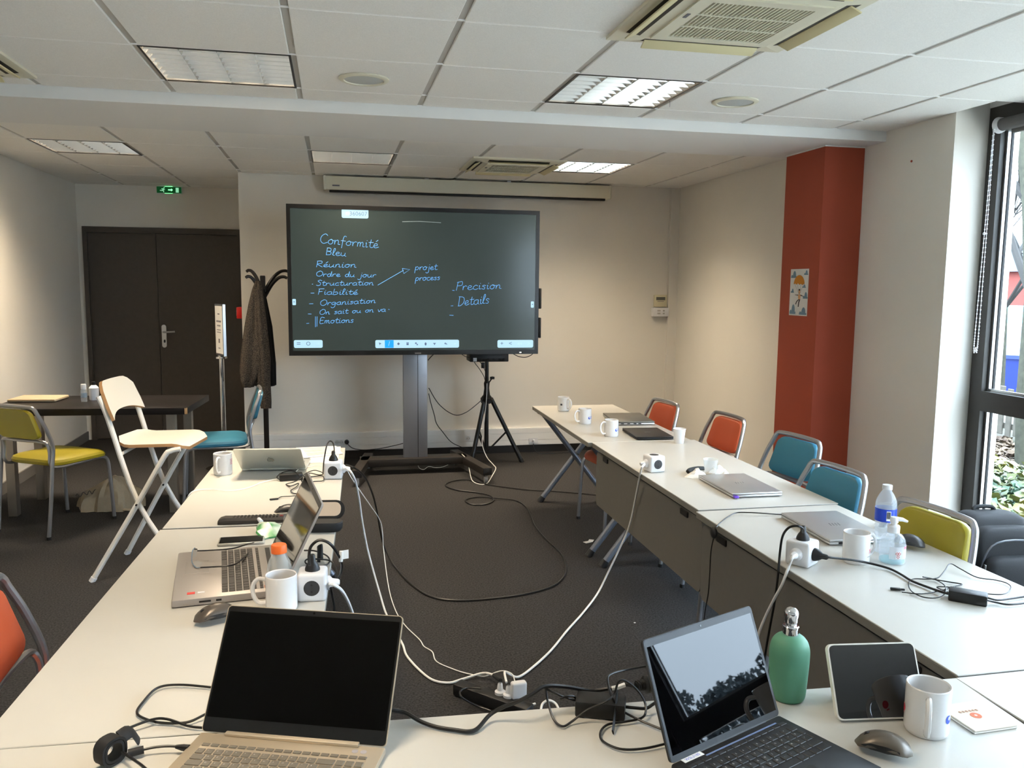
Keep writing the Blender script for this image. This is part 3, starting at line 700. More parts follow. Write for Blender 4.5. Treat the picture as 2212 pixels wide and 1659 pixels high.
# tote bag on the floor
t = thing('tote_bag', 'crumpled beige canvas tote bag lying on the carpet', 'bag', (-1.53, 6.08, 0), dg(-8))
m_tote = mat('canvas', (146, 134, 114), .95, var=.06, vscale=30, bump=.3, bscale=300)
rings = []; NS = 40
for k in range(12):
    s_ = k/11; h = .185*math.sin(s_*math.pi/2)**.8; w = max(.03, math.cos(s_*math.pi/2)**.55)
    rr = []
    for i in range(NS):
        a = 2*math.pi*i/NS; fold = .02*math.sin(5*a+2.2*s_)+.013*math.sin(11*a+4*s_)+.01*math.sin(17*a)
        x = w*(.205+fold)*math.cos(a)+.03*s_; y = w*(.135+.7*fold)*math.sin(a)
        z = h*(1+.16*math.sin(1.7*x*14+.6)*s_+.05*math.sin(9*a)*s_)-(.05*s_ if x < -.06 else 0)*abs(x+.06)/.12
        rr.append((x, y, max(.001, z)))
    rings.append(rr)
ob('bag_body', G().loft(rings), m_tote, t, ang=.7)
g = G(); g.tube([(.16, -.02, .1), (.21, -.05, .07), (.235, -.07, .03), (.2, -.12, .015), (.14, -.13, .02)], .012, 6, smooth=4, flat=.3); ob('strap', g, m_tote, t)
g = G(); g.tube([(-.17+.012*i, -.118-.006*math.sin(i*.8), .112+.014*math.sin(i*1.9)+.003*i) for i in range(12)], .0022, 5, smooth=3); ob('printed_script', g, m_dkink, t)

# coat stand, cardigan, sign stand
t = thing('coat_stand', 'black coat stand with curved hooks beside the display', 'coat stand', (-.555, 7.1, 0))
m_cs = mat('coat_stand_black', (26, 21, 19), .4)
ob('pole', G().rbox((0, 0, .82), (.04, .04, 1.58), .006), m_cs, t)
for ang in (158, 205, 12, -22):
    a_ = dg(ang); ca, sa = math.cos(a_), math.sin(a_); zz = 1.47 if ang in (205, -22) else 1.52
    kx = .66 if ang > 100 else 1.0; ca *= kx; sa *= kx
    ob('hook', G().tube([(.015*ca, .015*sa, zz-.03), (.08*ca, .08*sa, zz+.07), (.135*ca, .135*sa, zz+.12), (.18*ca, .18*sa, zz+.132), (.21*ca, .21*sa, zz+.122)], [.014]*8+[.013]*6+[.012]*3, 8, smooth=4), m_cs, t)
ob('ring', G().tube([(.075*math.cos(i), .075*math.sin(i), .72) for i in [2*math.pi*k/20 for k in range(20)]], .012, 8, closed=True), m_cs, t)
for i in range(4): 
    a_ = dg(45+90*i); ob('leg', G().tube([(0, 0, .1), (.12*math.cos(a_), .12*math.sin(a_), .06), (.24*math.cos(a_), .24*math.sin(a_), .014)], .015, 8, smooth=4), m_cs, t)
t = thing('cardigan', 'dark flecked knitted cardigan hanging on the coat stand', 'cardigan', (-.6, 7.02, 0))
m_knit = mat('flecked_knit', (34, 29, 26), .95, rgb2=(84, 74, 63), vscale=150, bump=.8, bscale=200, detail=2)
def hang(name, path, seed, m=m_knit):
    rings = []; n = 26
    for cx, cy, z, wx, wy in path:
        rings.append([(cx+wx*math.cos(a)*(1+.13*math.sin(5*a+seed)+.07*math.sin(9*a+seed*2+z)), cy+wy*math.sin(a)*(1+.25*math.sin(6*a+seed+z*.8)), z) for a in [2*math.pi*i/n for i in range(n)]])
    return ob(name, G().loft(rings), m, t, ang=1.4)
hang('body', [(.012, 0, 1.565, .018, .02), (.008, 0, 1.5, .04, .035), (-.005, 0, 1.38, .058, .05), (-.02, 0, 1.2, .078, .06), (-.035, 0, 1.0, .093, .065), (-.045, 0, .85, .098, .066), (-.07, 0, .77, .07, .055), (-.085, 0, .71, .04, .045)], 1)
hang('sleeve', [(.02, -.03, 1.5, .03, .02), (.035, -.045, 1.2, .045, .035), (.05, -.05, .95, .05, .038), (.05, -.05, .75, .046, .035), (.055, -.045, .6, .045, .033), (.06, -.045, .54, .038, .03)], 4)
hang('lining', [(.03, .03, 1.5, .03, .03), (.06, .03, 1.2, .05, .04), (.075, .03, .9, .055, .04), (.085, .03, .72, .045, .035)], 7, mat('dark_lining', (18, 16, 15), .9))
t = thing('sign_stand', 'chrome floor stand holding a framed notice by the double door', 'sign stand', (-.905, 7.2, 0))
ob('base', G().lathe([(.15, 0), (.15, .012), (.04, .024), (.02, .03)], 28, capt=True), m_chrome, t)
ob('post', G().cyl((0, 0, .028), (0, 0, .93), .02, .02, 16), m_chrome, t); ob('collar', G().lathe([(.02, .925), (.045, .93), (.045, .945), (.02, .955)], 20, capt=True), m_chrome, t)
R = Matrix.Rotation(dg(-66), 4, 'Z')
ob('sign_frame', G().box((0, 0, 1.165), (.21, .022, .42), R=R), m_alu, t)
sh = ob('notice', G().box(tuple(R @ Vector((0, -.0125, 1.165))), (.185, .002, .39), R=R), m_paper, t)
g = G()
for i, (w, hh, zz) in enumerate(((.05, .01, .13), (.12, .014, .07), (.09, .012, .035), (.1, .006, 0), (.1, .006, -.02), (.035, .035, -.09), (.05, .008, -.15))): g.box(tuple(R @ Vector((0, -.014, 1.165+zz))), (w, .001, hh), R=R)
ob('printed_lines', g, m_ink, sh)

# ------------------------------------------------------------------ interactive display on its trolley
t = thing('interactive_display', 'large wheeled touch display with handwritten notes on its screen', 'display', (.66, 6.8, 0))
o_ = Vector((.66, 6.8, 0))
DX0, DX1, DZ0, DZ1, DY = -.342, 1.668, .985, 2.158, 6.748
dcx, dcz, dw, dh = (DX0+DX1)/2, (DZ0+DZ1)/2, DX1-DX0, DZ1-DZ0
g = G(); g.rbox(q(dcx, DY+.05, dcz), (dw-.01, .08, dh-.01), .01); ob('rear_case', g, m_blackp, t)
bz = G()
for s_ in (-1, 1): bz.bx(*[a_ for a_ in (dcx-.66+s_*dw/2, dcx-.66+s_*(dw/2-.03), -.056, -.0, dcz-dh/2, dcz+dh/2)])
bz.bx(dcx-.66-dw/2+.03, dcx-.66+dw/2-.03, -.056, 0, DZ1-.033, DZ1); bz.bx(dcx-.66-dw/2+.03, dcx-.66+dw/2-.03, -.056, 0, DZ0, DZ0+.038)
ob('bezel', bz, mat('bezel_black', (14, 13, 13), .3), t)
m_scr = mat('screen_board', (30, 36, 35), .16, emit=(60, 74, 70), estr=.36, spec=.6)
scr = ob('screen', G().bx(dcx-.66-dw/2+.028, dcx-.66+dw/2-.028, -.0525, -.04, DZ0+.036, DZ1-.031), m_scr, t)
m_pen = mat('pen_stroke', (40, 90, 140), .5, emit=(108, 182, 250), estr=.72)
m_ui = mat('ui_panel', (60, 80, 90), .4, emit=(186, 226, 250), estr=.78); m_uib = mat('ui_blue', (20, 130, 220), .4, emit=(24, 140, 235), estr=.65)
m_uik = mat('ui_icon', (60, 80, 110), .5, emit=(84, 104, 134), estr=.5); m_uig = mat('ui_pale', (150, 180, 205), .5, emit=(160, 190, 212), estr=.7)
# one-stroke script letters: x-height 1, strokes, advance
LT = {
 'a': ([[(.75,.85),(.45,1),(.1,.7),(.1,.25),(.4,0),(.75,.3),(.78,.95),(.8,.2),(1,0)]], 1.0), 'b': ([[(.1,2),(.1,.1),(.45,0),(.8,.4),(.6,.9),(.2,.75)]], .95),
 'c': ([[(.75,.8),(.45,1),(.1,.6),(.2,.1),(.55,0),(.85,.2)]], .85), 'd': ([[(.75,.8),(.4,1),(.1,.5),(.3,0),(.65,.2),(.8,2),(.82,.2),(1,0)]], 1.0),
 'e': ([[(.05,.35),(.6,.6),(.55,.95),(.2,.85),(.15,.25),(.45,0),(.9,.25)]], .85), 'f': ([[(.8,1.8),(.5,2),(.35,1.3),(.3,-.7)],[(.05,.9),(.75,.9)]], .8),
 'g': ([[(.75,.85),(.4,1),(.1,.6),(.3,.1),(.7,.4),(.78,.9),(.75,-.6),(.35,-1),(.05,-.6)]], .95), 'i': ([[(.1,.8),(.2,.95),(.2,.1),(.5,.1)],[(.2,1.45),(.28,1.5)]], .5),
 'j': ([[(.4,1),(.4,-.6),(.1,-1),(-.2,-.7)],[(.4,1.5),(.46,1.55)]], .6), 'l': ([[(.05,.2),(.4,1.6),(.25,2),(.12,1.4),(.15,.2),(.45,.05)]], .5),
 'm': ([[(.1,.95),(.12,0),(.15,.7),(.4,1),(.5,.6),(.5,0),(.55,.7),(.8,1),(.92,.6),(.92,.1),(1.2,.05)]], 1.2), 'n': ([[(.1,.95),(.12,0),(.18,.7),(.5,1),(.65,.6),(.65,.1),(.95,.05)]], .95),
 'o': ([[(.5,1),(.15,.75),(.12,.25),(.45,0),(.75,.35),(.65,.9),(.4,.98),(.95,.8)]], .95), 'p': ([[(.15,1),(.12,-1),(.15,.6),(.5,1),(.8,.6),(.55,.05),(.18,.15)]], .95),
 'r': ([[(.1,.95),(.15,0),(.18,.6),(.45,.95),(.7,.85)]], .75), 's': ([[(.65,.85),(.35,1),(.15,.75),(.55,.4),(.45,.02),(.08,.1)]], .75),
 't': ([[(.35,1.7),(.3,.3),(.5,0),(.8,.15)],[(.02,1.1),(.75,1.15)]], .75), 'u': ([[(.1,.95),(.12,.25),(.4,0),(.7,.4),(.75,.95),(.75,.15),(1,.02)]], 1.0),
 'v': ([[(.05,1),(.35,0),(.75,1)]], .8), 'C': ([[(1.1,1.75),(.7,2.1),(.2,1.5),(.15,.6),(.6,0),(1.2,.3)]], 1.2), 'B': ([[(.15,2),(.15,0)],[(.1,1.95),(.7,1.9),(.75,1.2),(.2,1.05),(.85,.8),(.8,.15),(.15,0)]], 1.1),
 'R': ([[(.15,2),(.15,0)],[(.05,1.9),(.75,1.95),(.8,1.25),(.2,1.0),(.6,.5),(1.05,0)]], 1.1), 'O': ([[(.65,2),(.15,1.4),(.2,.4),(.7,0),(1.2,.6),(1.15,1.6),(.65,2.05),(.5,1.8)]], 1.35),
 'S': ([[(1,1.75),(.6,2),(.25,1.6),(.75,1.0),(.8,.3),(.4,0),(.05,.25)]], 1.05), 'F': ([[(.2,1.95),(.2,0)],[(.05,1.95),(.95,2.0)],[(.2,1.05),(.75,1.1)]], 1.0),
 'E': ([[(.95,1.9),(.25,1.95),(.2,.05),(.95,0)],[(.2,1.05),(.8,1.1)]], 1.05), 'P': ([[(.2,2),(.15,-.1)],[(.05,1.85),(.8,2),(.85,1.2),(.2,1.0)]], 1.0), 'D': ([[(.2,2),(.2,0)],[(.05,1.9),(.9,1.7),(1.05,.7),(.6,.05),(.1,0)]], 1.15), ' ': ([], .8),
}
LT['é'] = (LT['e'][0]+[[(.35, 1.35), (.65, 1.75)]], .85)
def write(word, a_, b_, xh, name='handwritten_letter'):
    a_, b_ = Vector(a_)-o_, Vector(b_)-o_; W_ = sum(LT[c][1] for c in word); d_ = (b_-a_)/W_; up = Vector((0, 0, xh))
    x = 0; rnd = random.Random(len(word))
    for c in word:
        g = G()
        for st in LT[c][0]:
            P = [a_+d_*(x+px_+.12*py_)+up*(py_+rnd.uniform(-.05, .05)) for px_, py_ in st]
            P = [Vector((p.x, -.0535, p.z)) for p in P]
            g.tube(P, .0019, 5, smooth=4, flat=1)
        x += LT[c][1]
        if g.v: ob(name, g, m_pen, scr)
def wline(P, r=.002, m_=None):
    g = G(); g.tube([Vector((p[0]-o_.x, -.0535, p[2])) for p in P], r, 5); ob('pen_line', g, m_ or m_pen, scr)
write('Conformité', (-0.097,6.744,1.863), (0.357,6.744,1.832), .036); write('Bleu', (-0.053,6.744,1.774), (0.107,6.744,1.764), .028); write('Réunion', (-0.129,6.744,1.678), (0.184,6.744,1.679), .024)
write('Ordre du jour', (-0.130,6.744,1.606), (0.337,6.744,1.604), .021); write('Structuration', (-0.129,6.744,1.534), (0.318,6.744,1.542), .021); write('Fiabilité', (-0.121,6.744,1.465), (0.192,6.744,1.467), .022)
write('Organisation', (-0.104,6.744,1.378), (0.333,6.744,1.402), .022); write('On sait ou on va', (-0.109,6.744,1.307), (0.412,6.744,1.334), .02); write('Emotions', (-0.110,6.744,1.238), (0.159,6.744,1.246), .023)
write('projet', (0.643,6.744,1.665), (0.824,6.744,1.670), .026); write('process', (0.646,6.744,1.581), (0.847,6.744,1.590), .024); write('Precision', (0.972,6.744,1.508), (1.351,6.744,1.524), .033); write('Details', (0.988,6.744,1.381), (1.252,6.744,1.404), .038)
for a_, b_ in (((-0.158,6.744,1.545), (-0.150,6.744,1.545)), ((-0.169,6.744,1.475), (-0.142,6.744,1.476)), ((-0.182,6.744,1.392), (-0.151,6.744,1.393)), ((-0.193,6.744,1.313), (-0.166,6.744,1.312)), ((-0.206,6.744,1.238), (-0.185,6.744,1.240)), ((0.947,6.744,1.506), (0.965,6.744,1.505)), ((0.935,6.744,1.381), (0.955,6.744,1.382)), ((0.924,6.744,1.306), (0.957,6.744,1.304)), ((-0.136,6.744,1.293), (-0.138,6.744,1.210)), ((-0.123,6.744,1.293), (-0.126,6.744,1.214)), ((0.432,6.744,1.351), (0.442,6.744,1.349)), ((0.351,6.744,1.543), (0.555,6.744,1.662))): wline([a_, b_])
wline([(0.545,6.744,1.676), (0.605,6.744,1.669), (0.557,6.744,1.636), (0.545,6.744,1.676)]); wline([(0.547,6.744,2.043), (0.684,6.744,2.049), (0.855,6.744,2.043)], .0025, mat('faint_chalk', (110, 122, 124), .5, emit=(120, 132, 134), estr=.5))
def ui(a_, b_, m_, name='ui_bar', th=.0535, r=.012):
    a_, b_ = Vector(a_)-o_, Vector(b_)-o_
    P = rrect(abs(b_.x-a_.x), abs(b_.z-a_.z), r, 3, (a_.x+b_.x)/2, (a_.z+b_.z)/2); n = len(P)
    return ob(name, G().add([(x, -th, z) for x, z in P]+[(x, -th+.002, z) for x, z in P], [list(range(n)), list(range(n, 2*n))[::-1]]), m_, scr)
ui((0.077,6.744,2.133), (0.283,6.744,2.061), m_ui); ui((-0.304,6.744,1.108), (-0.084,6.744,1.046), m_ui); ui((0.327,6.744,1.106), (1.003,6.744,1.041), m_ui); ui((1.323,6.744,1.102), (1.626,6.744,1.038), m_ui); ui((0.402,6.744,1.105), (0.473,6.744,1.043), m_uib, 'ui_tool', .0545, .002)
ui((-0.309,6.744,1.429), (-0.282,6.744,1.381), m_ui, 'ui_tab', .0535, .006); ui((1.602,6.744,1.421), (1.628,6.744,1.369), m_ui, 'ui_tab', .0535, .006)
RX = Matrix.Rotation(math.pi/2, 4, 'X')
def uitext(s_, p, size, m_=m_uik):
    g = G(); c_ = Vector(p)-o_; text_add(g, s_, size, Matrix.Translation((c_.x, -.0555, c_.z)) @ RX); ob('ui_text', g, m_, scr)
uitext('360607', (0.205,6.744,2.095), .046); uitext('=', (-0.268,6.744,1.078), .06); uitext('O', (-0.194,6.744,1.078), .045); uitext('88', (-0.120,6.744,1.078), .03, m_uig)
uitext('/', (0.437,6.744,1.075), .05, m_ui); uitext('+', (1.360,6.744,1.072), .05); uitext('<', (1.432,6.744,1.072), .05); uitext('4/4', (1.510,6.744,1.070), .03, m_uig); uitext('>', (1.589,6.744,1.071), .045, m_uig); uitext('•', (-0.296,6.744,1.405), .04); uitext('•', (1.616,6.744,1.395), .04)
def icon(p, Ps, m_=m_uik):
    g = G(); c_ = Vector(p)-o_
    for P in Ps: fl(g, [(c_.x+x*.02, c_.z+z*.02) for x, z in P], -.0555, .001)
    ob('ui_icon', g, m_, scr)
sq = lambda x, z, w, h: [(x-w, z-h), (x+w, z-h), (x+w, z+h), (x-w, z+h)]
icon((0.122,6.744,2.093), [sq(0, .45, .6, .08), sq(0, -.45, .6, .08), sq(-.55, 0, .08, .5), sq(.55, 0, .08, .5), sq(0, 0, .5, .07)], m_uig)
icon((0.365,6.744,1.075), [[(-.5, .6), (.6, .1), (.05, -.05), (-.1, -.6)]]); icon((0.511,6.744,1.075), [[(-.6, 0), (0, .6), (.6, 0), (0, -.6)]]); icon((0.584,6.744,1.074), [sq(0, .45, .5, .15), sq(0, -.15, .45, .35)])
icon((0.656,6.744,1.074), [sq(-.25, .25, .32, .3), sq(.3, -.3, .28, .25)]); icon((0.729,6.744,1.073), [[(-.2, -.6), (.3, -.6), (.45, .2), (.15, .6), (-.2, .6), (-.4, .0)]]); icon((0.802,6.744,1.073), [sq(0, .25, .55, .12), [(-.35, .1), (.35, .1), (0, -.55)]])
icon((0.893,6.744,1.073), [[(-.6, .15), (0, .6), (0, .3), (.5, .1), (.6, -.5), (.2, -.1), (0, 0), (0, -.3)]]); icon((0.966,6.744,1.072), [[(.6, .1), (0, .5), (0, .2), (-.5, -.4), (0, -.1), (0, -.3)]], m_uig)
ob('brand_mark', G().box(q(*[(0.668,6.744,0.998)][0]), (.05, .002, .009)), mat('mark_grey', (120, 120, 122), .4), t)
ob('power_led', G().rbox(q(*[(1.517,6.744,0.999)][0]), (.016, .003, .007), .001, 1), mat('led', (250, 250, 255), .4, emit=(255, 255, 255), estr=2), t)
for c_ in ([(1.684,6.790,1.444)][0], [(1.684,6.790,1.201)][0]): ob('pen_tray', G().rbox(q(c_[0]+.004, c_[1], c_[2]), (.02, .05, .17), .006), m_blackp, t)
g = G(); a_ = [(-0.104,6.760,0.984)][0]; g.tube([q(a_[0]-.03, a_[1], DZ0), q(a_[0]-.02, a_[1], DZ0-.02), q(a_[0]+.02, a_[1], DZ0-.02), q(a_[0]+.03, a_[1], DZ0)], .003, 6, smooth=4); ob('cable_loop', g, m_plasw, t)
# trolley
m_colm = mat('column_silver', (152, 153, 158), .4, .6); m_base = mat('trolley_black', (34, 30, 27), .5)
ob('column', G().rbox(q(.652, 6.84, .72), (.196, .07, 1.2), .006), m_colm, t); ob('column_groove', G().box(q(.672, 6.8045, .72), (.004, .003, 1.18)), m_blackp, t)
ob('cross_beam', G().rbox(q(.64, 6.83, .1), (.88, .16, .06), .004), m_base, t)
for (xa, ya), (xb, yb) in (((.278, 7.05), (.158, 6.38)), ((1.01, 7.08), (1.165, 6.3))):
    v_ = Vector((xb-xa, yb-ya, 0)); L_ = v_.length
    ft = ob('foot_rail', G().rbox(q((xa+xb)/2, (ya+yb)/2, .1), (.075, L_, .06), .004, rz=math.atan2(-v_.x, v_.y)), m_base, t)
    for k in (.05, .95):
        cx, cy = xa+v_.x*k, ya+v_.y*k
        ob('caster_fork', G().cyl(q(cx, cy, .045), q(cx, cy, .072), .014, .024, 10), m_chrome, ft)
        ob('caster_wheel', G().cyl(q(cx-.012, cy, .032), q(cx+.012, cy, .032), .032, .032, 18), mat('caster_grey', (150, 150, 150), .5), ft)

# tripod with the black box behind the display
t = thing('tripod_stand', 'black tripod stand behind the display', 'tripod', (1.3, 7.1, 0)); o_ = Vector((1.3, 7.1, 0))
ob('center_tube', G().cyl((0, 0, .12), (0, 0, .9), .02, .016, 12), m_blackp, t)
ob('hub', G().lathe([(.02, .52), (.05, .53), (.055, .57), (.03, .6), (.022, .66), (.026, .7), (.02, .72)], 16, capt=True), m_blackp, t)
for i, (x, y) in enumerate(((.31, -.04), (-.16, -.14), (-.08, .24))):
    lg = ob('leg', G().cyl((x*.12, y*.12, .57), (x, y, .01), .019, .019, 10), m_blackp, t); ob('foot_cap', G().cyl((x*.97, y*.97, .03), (x*1.02, y*1.02, -.0), .022, .022, 10), m_rubber, lg)
    ob('brace', G().cyl((x*.03, y*.03, .1), (x*.55, y*.55, .27), .008, .008, 8), m_blackp, t)
ob('knob', G().lathe([(.0, -.012), (.02, -.01), (.02, .01), (.0, .014)], 10, o=(.045, -.02, .75)), m_blackp, t); ob('knob_stem', G().cyl((.0, 0, .68), (.045, -.02, .75), .006, .006, 8), m_blackp, t)
ob('clip', G().rbox((-.035, -.005, .86), (.03, .025, .05), .004), m_blackp, t)
t = thing('audio_mixer', 'flat black electronic box on top of the tripod', 'electronics', (1.3, 7.08, .9))
ob('case', G().rbox((0, 0, .035), (.335, .2, .07), .006), m_blackp, t)
for x in (-.06, -.01, .04, .09, .13): ob('knob', G().cyl((x, -.1, .02), (x, -.115, .02), .009, .008, 10), m_rubber, t)
ob('label_plate', G().box((-.125, -.1015, .02), (.03, .003, .03)), m_plasw, t)
# ------------------------------------------------------------------ small things on the tables
MUG = {}
def mug(label, loc, rz, logo=None, stain=False, r=.041, h=.097):
    t = thing('mug', label, 'mug', loc, rz, 'white mugs on the tables')
    if 'b' not in MUG:
        MUG['b'] = G().lathe([(r*.9, 0), (r*.97, .003), (r, .01), (r, h-.002), (r-.0015, h), (r-.004, h-.002), (r-.004, .008), (.0, .006)], 36).mesh('body', m_ceram)
        P = [(r-.003, 0, h*.84), (r+.018, 0, h*.87), (r+.032, 0, h*.7), (r+.032, 0, h*.42), (r+.018, 0, h*.2), (r-.003, 0, h*.2)]
        MUG['h'] = G().tube(P, .0065, 8, smooth=5, flat=.75).mesh('handle', m_ceram)
    ob('body', MUG['b'], None, t); ob('handle', MUG['h'], None, t)
    if stain: ob('coffee_residue', G().lathe([(r-.0044, h*.5), (r-.0044, .009), (0, .0085)], 30, capb=False), m_coffee, t)
    def patch(a0, a1, z0, z1, m_, name='print'):
        n = 6; g = G(); rr = r+.0004
        g.add([(rr*math.cos(dg(a0+(a1-a0)*i/n)), rr*math.sin(dg(a0+(a1-a0)*i/n)), z) for z in (z0, z1) for i in range(n+1)], [(i, i+1, n+2+i, n+1+i) for i in range(n)]); ob(name, g, m_, t)
    def disc(a, z, rad, m_, name='emblem'):
        g = G(); k = 18; g.add([((r+.0005)*math.cos(dg(a)+rad*math.cos(2*math.pi*i/k)/r), (r+.0005)*math.sin(dg(a)+rad*math.cos(2*math.pi*i/k)/r), z+rad*math.sin(2*math.pi*i/k)) for i in range(k)], [list(range(k))]); ob(name, g, m_, t)
    if logo == 'blue':
        disc(100, h*.42, .0085, m_blue_ink); disc(103, h*.44, .004, m_ceram, 'emblem_cutout')
        for i in range(3): patch(118, 150, h*.36+i*.006, h*.36+i*.006+.0035, m_blue_ink)
    if logo == 'back':   # same emblem seen from the handle side
        disc(62, h*.42, .0085, m_blue_ink); disc(66, h*.44, .004, m_ceram, 'emblem_cutout'); disc(-80, h*.46, .008, m_red_ink); patch(-88, -78, h*.33, h*.36, m_red_ink)
    if logo == 'redlines':
        for i in range(4): patch(70, 104, h*.5+i*.007, h*.5+i*.007+.0022, m_red_ink)
    if logo == 'red':
        for k in (0, 1):
            g = G(); fn = lambda u, v: ((r+.0005)*math.cos(dg(-62+u)), (r+.0005)*math.sin(dg(-62+u)), h*.4+v)
            g.add([fn(-8+k*10, -.004), fn(-4+k*10, -.004), fn(2+k*10, .006), fn(2+k*10, .01), fn(-8+k*10, .01), fn(-2+k*10, .006)], [(0, 1, 2, 5), (5, 2, 3, 4)]); ob('emblem', g, m_red_ink, t)
        patch(-80, -48, h*.26, h*.28, m_ink); patch(-40, -34, h*.55, h*.6, m_dkink)
    if logo == 'dark': patch(-75, -55, h*.42, h*.55, m_dkink)
    return t
# handle direction is local +x
mug('white mug furthest away at the end of the right row', (1.555,5.530,0.690), dg(-62), 'dark')
mug('white mug with blue emblem, middle one of three at the far right table', (1.541,4.979,0.690), dg(195), 'blue')
mug('white mug with blue emblem beside the closed black laptop', (1.563,4.531,0.690), dg(195), 'blue')
mug('white mug with red arrows emblem near the water bottle', (1.611,2.278,0.690), dg(8), 'red')
mug('white mug at the bottom right beside the tablet, handle towards the camera', (1.126,1.341,0.690), dg(-128), 'back')
mug('white mug with red print beside the silver laptop on the left row', (-0.497,3.889,0.690), dg(-105), 'redlines')
mug('coffee stained white mug in front of the grey laptop', (-0.145,2.209,0.690), dg(172), stain=True)
# paper cup
t = thing('paper_cup', 'small white plastic cup at the edge of the right row', 'cup', (1.869,4.266,0.690))
ob('cup_body', G().lathe([(.024, 0), (.0245, .003), (.034, .078), (.036, .08), (.035, .082), (.0325, .079), (.0235, .004), (0, .003)], 24), m_plasw, t)

# power cubes
m_sock = mat('socket_dark', (52, 52, 54), .5)
def cube(label, loc, rz, faces, s=.078):
    t = thing('power_cube', label, 'power strip', loc, rz, 'white power cubes on the tables')
    ob('case', G().rbox((0, 0, s/2), (s, s, s), .009, 3), m_plasw, t)
    for f_ in faces:
        R = {'f': Matrix.Rotation(math.pi/2, 4, 'X'), 'r': Matrix.Rotation(math.pi/2, 4, 'Z') @ Matrix.Rotation(math.pi/2, 4, 'X'), 'l': Matrix.Rotation(-math.pi/2, 4, 'Z') @ Matrix.Rotation(math.pi/2, 4, 'X'), 't': Matrix.Identity(4)}[f_[0]]
        M = Matrix.Translation((0, 0, s/2)) @ R
        k = f_[1]
        if k == 's':
            g = G(); g.M = M; g.cyl((0, 0, s/2-.002), (0, 0, s/2+.0006), .0215, .0215, 24); so = ob('socket', g, m_sock, t)
            for sx in (-.0095, .0095):
                g = G(); g.M = M; g.cyl((0, sx, s/2+.0003), (0, sx, s/2+.0012), .003, .003, 8); ob('hole', g, m_blackp, so)
        if k == 'w':   # white outlet of its own lead
            g = G(); g.M = M; g.lathe([(.02, s/2-.001), (.019, s/2+.008), (.012, s/2+.014), (.009, s/2+.03), (.006, s/2+.034)], 16, capt=True); ob('lead_outlet', g, m_plasw, t)
        if k == 'p':   # black plug
            g = G(); g.M = M; g.lathe([(.0205, s/2+.0), (.02, s/2+.006), (.016, s/2+.016), (.009, s/2+.026), (.008, s/2+.04), (.005, s/2+.044)], 16, capt=True); ob('plug', g, m_blackp, t)
    return t
cube('white power cube at the far end of the left row, black plug on top', (-.008, 3.735, TZ), dg(-6), ('fs', 'tp', 'rw'))
cube('white power cube beside the orange capped bottle', (-.066, 2.283, TZ), dg(-3), ('fs', 'tp', 'rw'))
cube('white power cube on the right row by the napkins', (1.463, 3.621, TZ), dg(9), ('fs', 'ts', 'lw'))
cube('white power cube with two black plugs on the right row', (1.430, 2.292, TZ), dg(34), ('fp', 'tp', 'lw'))

# ---- laptops
KEYMESH = {}
ROWS = ['', '²1234567890)=', 'AZERTYUIOP^$', 'QSDFGHJKLMù*', '<WXCVBN,;:!']
def keyboard(parent, w, y0, kd, m_key, m_leg, z, extra=0, nrow=14):
    # keys in local frame, y0 = row nearest the hinge, rows go towards the user (-y)
    kb = ob('keyboard', G().box((0, y0-2.45*kd, z-.0012), (w, 5.9*kd, .0008)), m_key['bed'], parent)
    pw = w/(nrow+extra)
    gl = G()
    def key(x, y, kw, kh):
        k = (round(kw, 4), round(kh, 4), m_key['key'].name)
        if k not in KEYMESH: KEYMESH[k] = G().rbox((0, 0, 0), (kw-.0028, kh-.0028, .0018), .0012, 1).mesh('key', m_key['key'])
        o = ob('key', KEYMESH[k], None, kb); o.location = (x, y, z)
    for r_ in range(6):
        y = y0-r_*kd+(.15*kd if r_ == 0 else 0); kh = kd*.62 if r_ == 0 else kd; x = -w/2
        n = nrow+extra
        if r_ == 0: widths = [1]*n
        elif r_ == 1: widths = [1]*13+[n-13]+[] if not extra else [1]*13+[2]+[1]*(n-15)
        elif r_ == 2: widths = [1.5]+[1]*12+([n-13.5] if not extra else [1.5]+[1]*(n-15))
        elif r_ == 3: widths = [1.75]+[1]*12+([n-13.75] if not extra else [1.25]+[1]*(n-15))
        elif r_ == 4: widths = [1.3]+[1]*11+([n-12.3] if not extra else [2.7]+[1]*(n-15))
        else: widths = [1.25, 1, 1, 1.25, 5, 1, 1, 1]+([n-12.5] if not extra else [2.5]+[1]*(n-15))
        for i, kw in enumerate(widths):
            key(x+kw*pw/2, y, kw*pw, kh)
            if 1 <= r_ <= 4:
                j = i if r_ in (1,) else i-1
                if r_ == 4: j = i-1
                if 0 <= j < len(ROWS[r_]): text_add(gl, ROWS[r_][j], .0052, Matrix.Translation((x+kw*pw*.36, y+kd*.1, z+.00105)))
            x += kw*pw
    ob('key_legends', gl, m_leg, kb)
    return kb
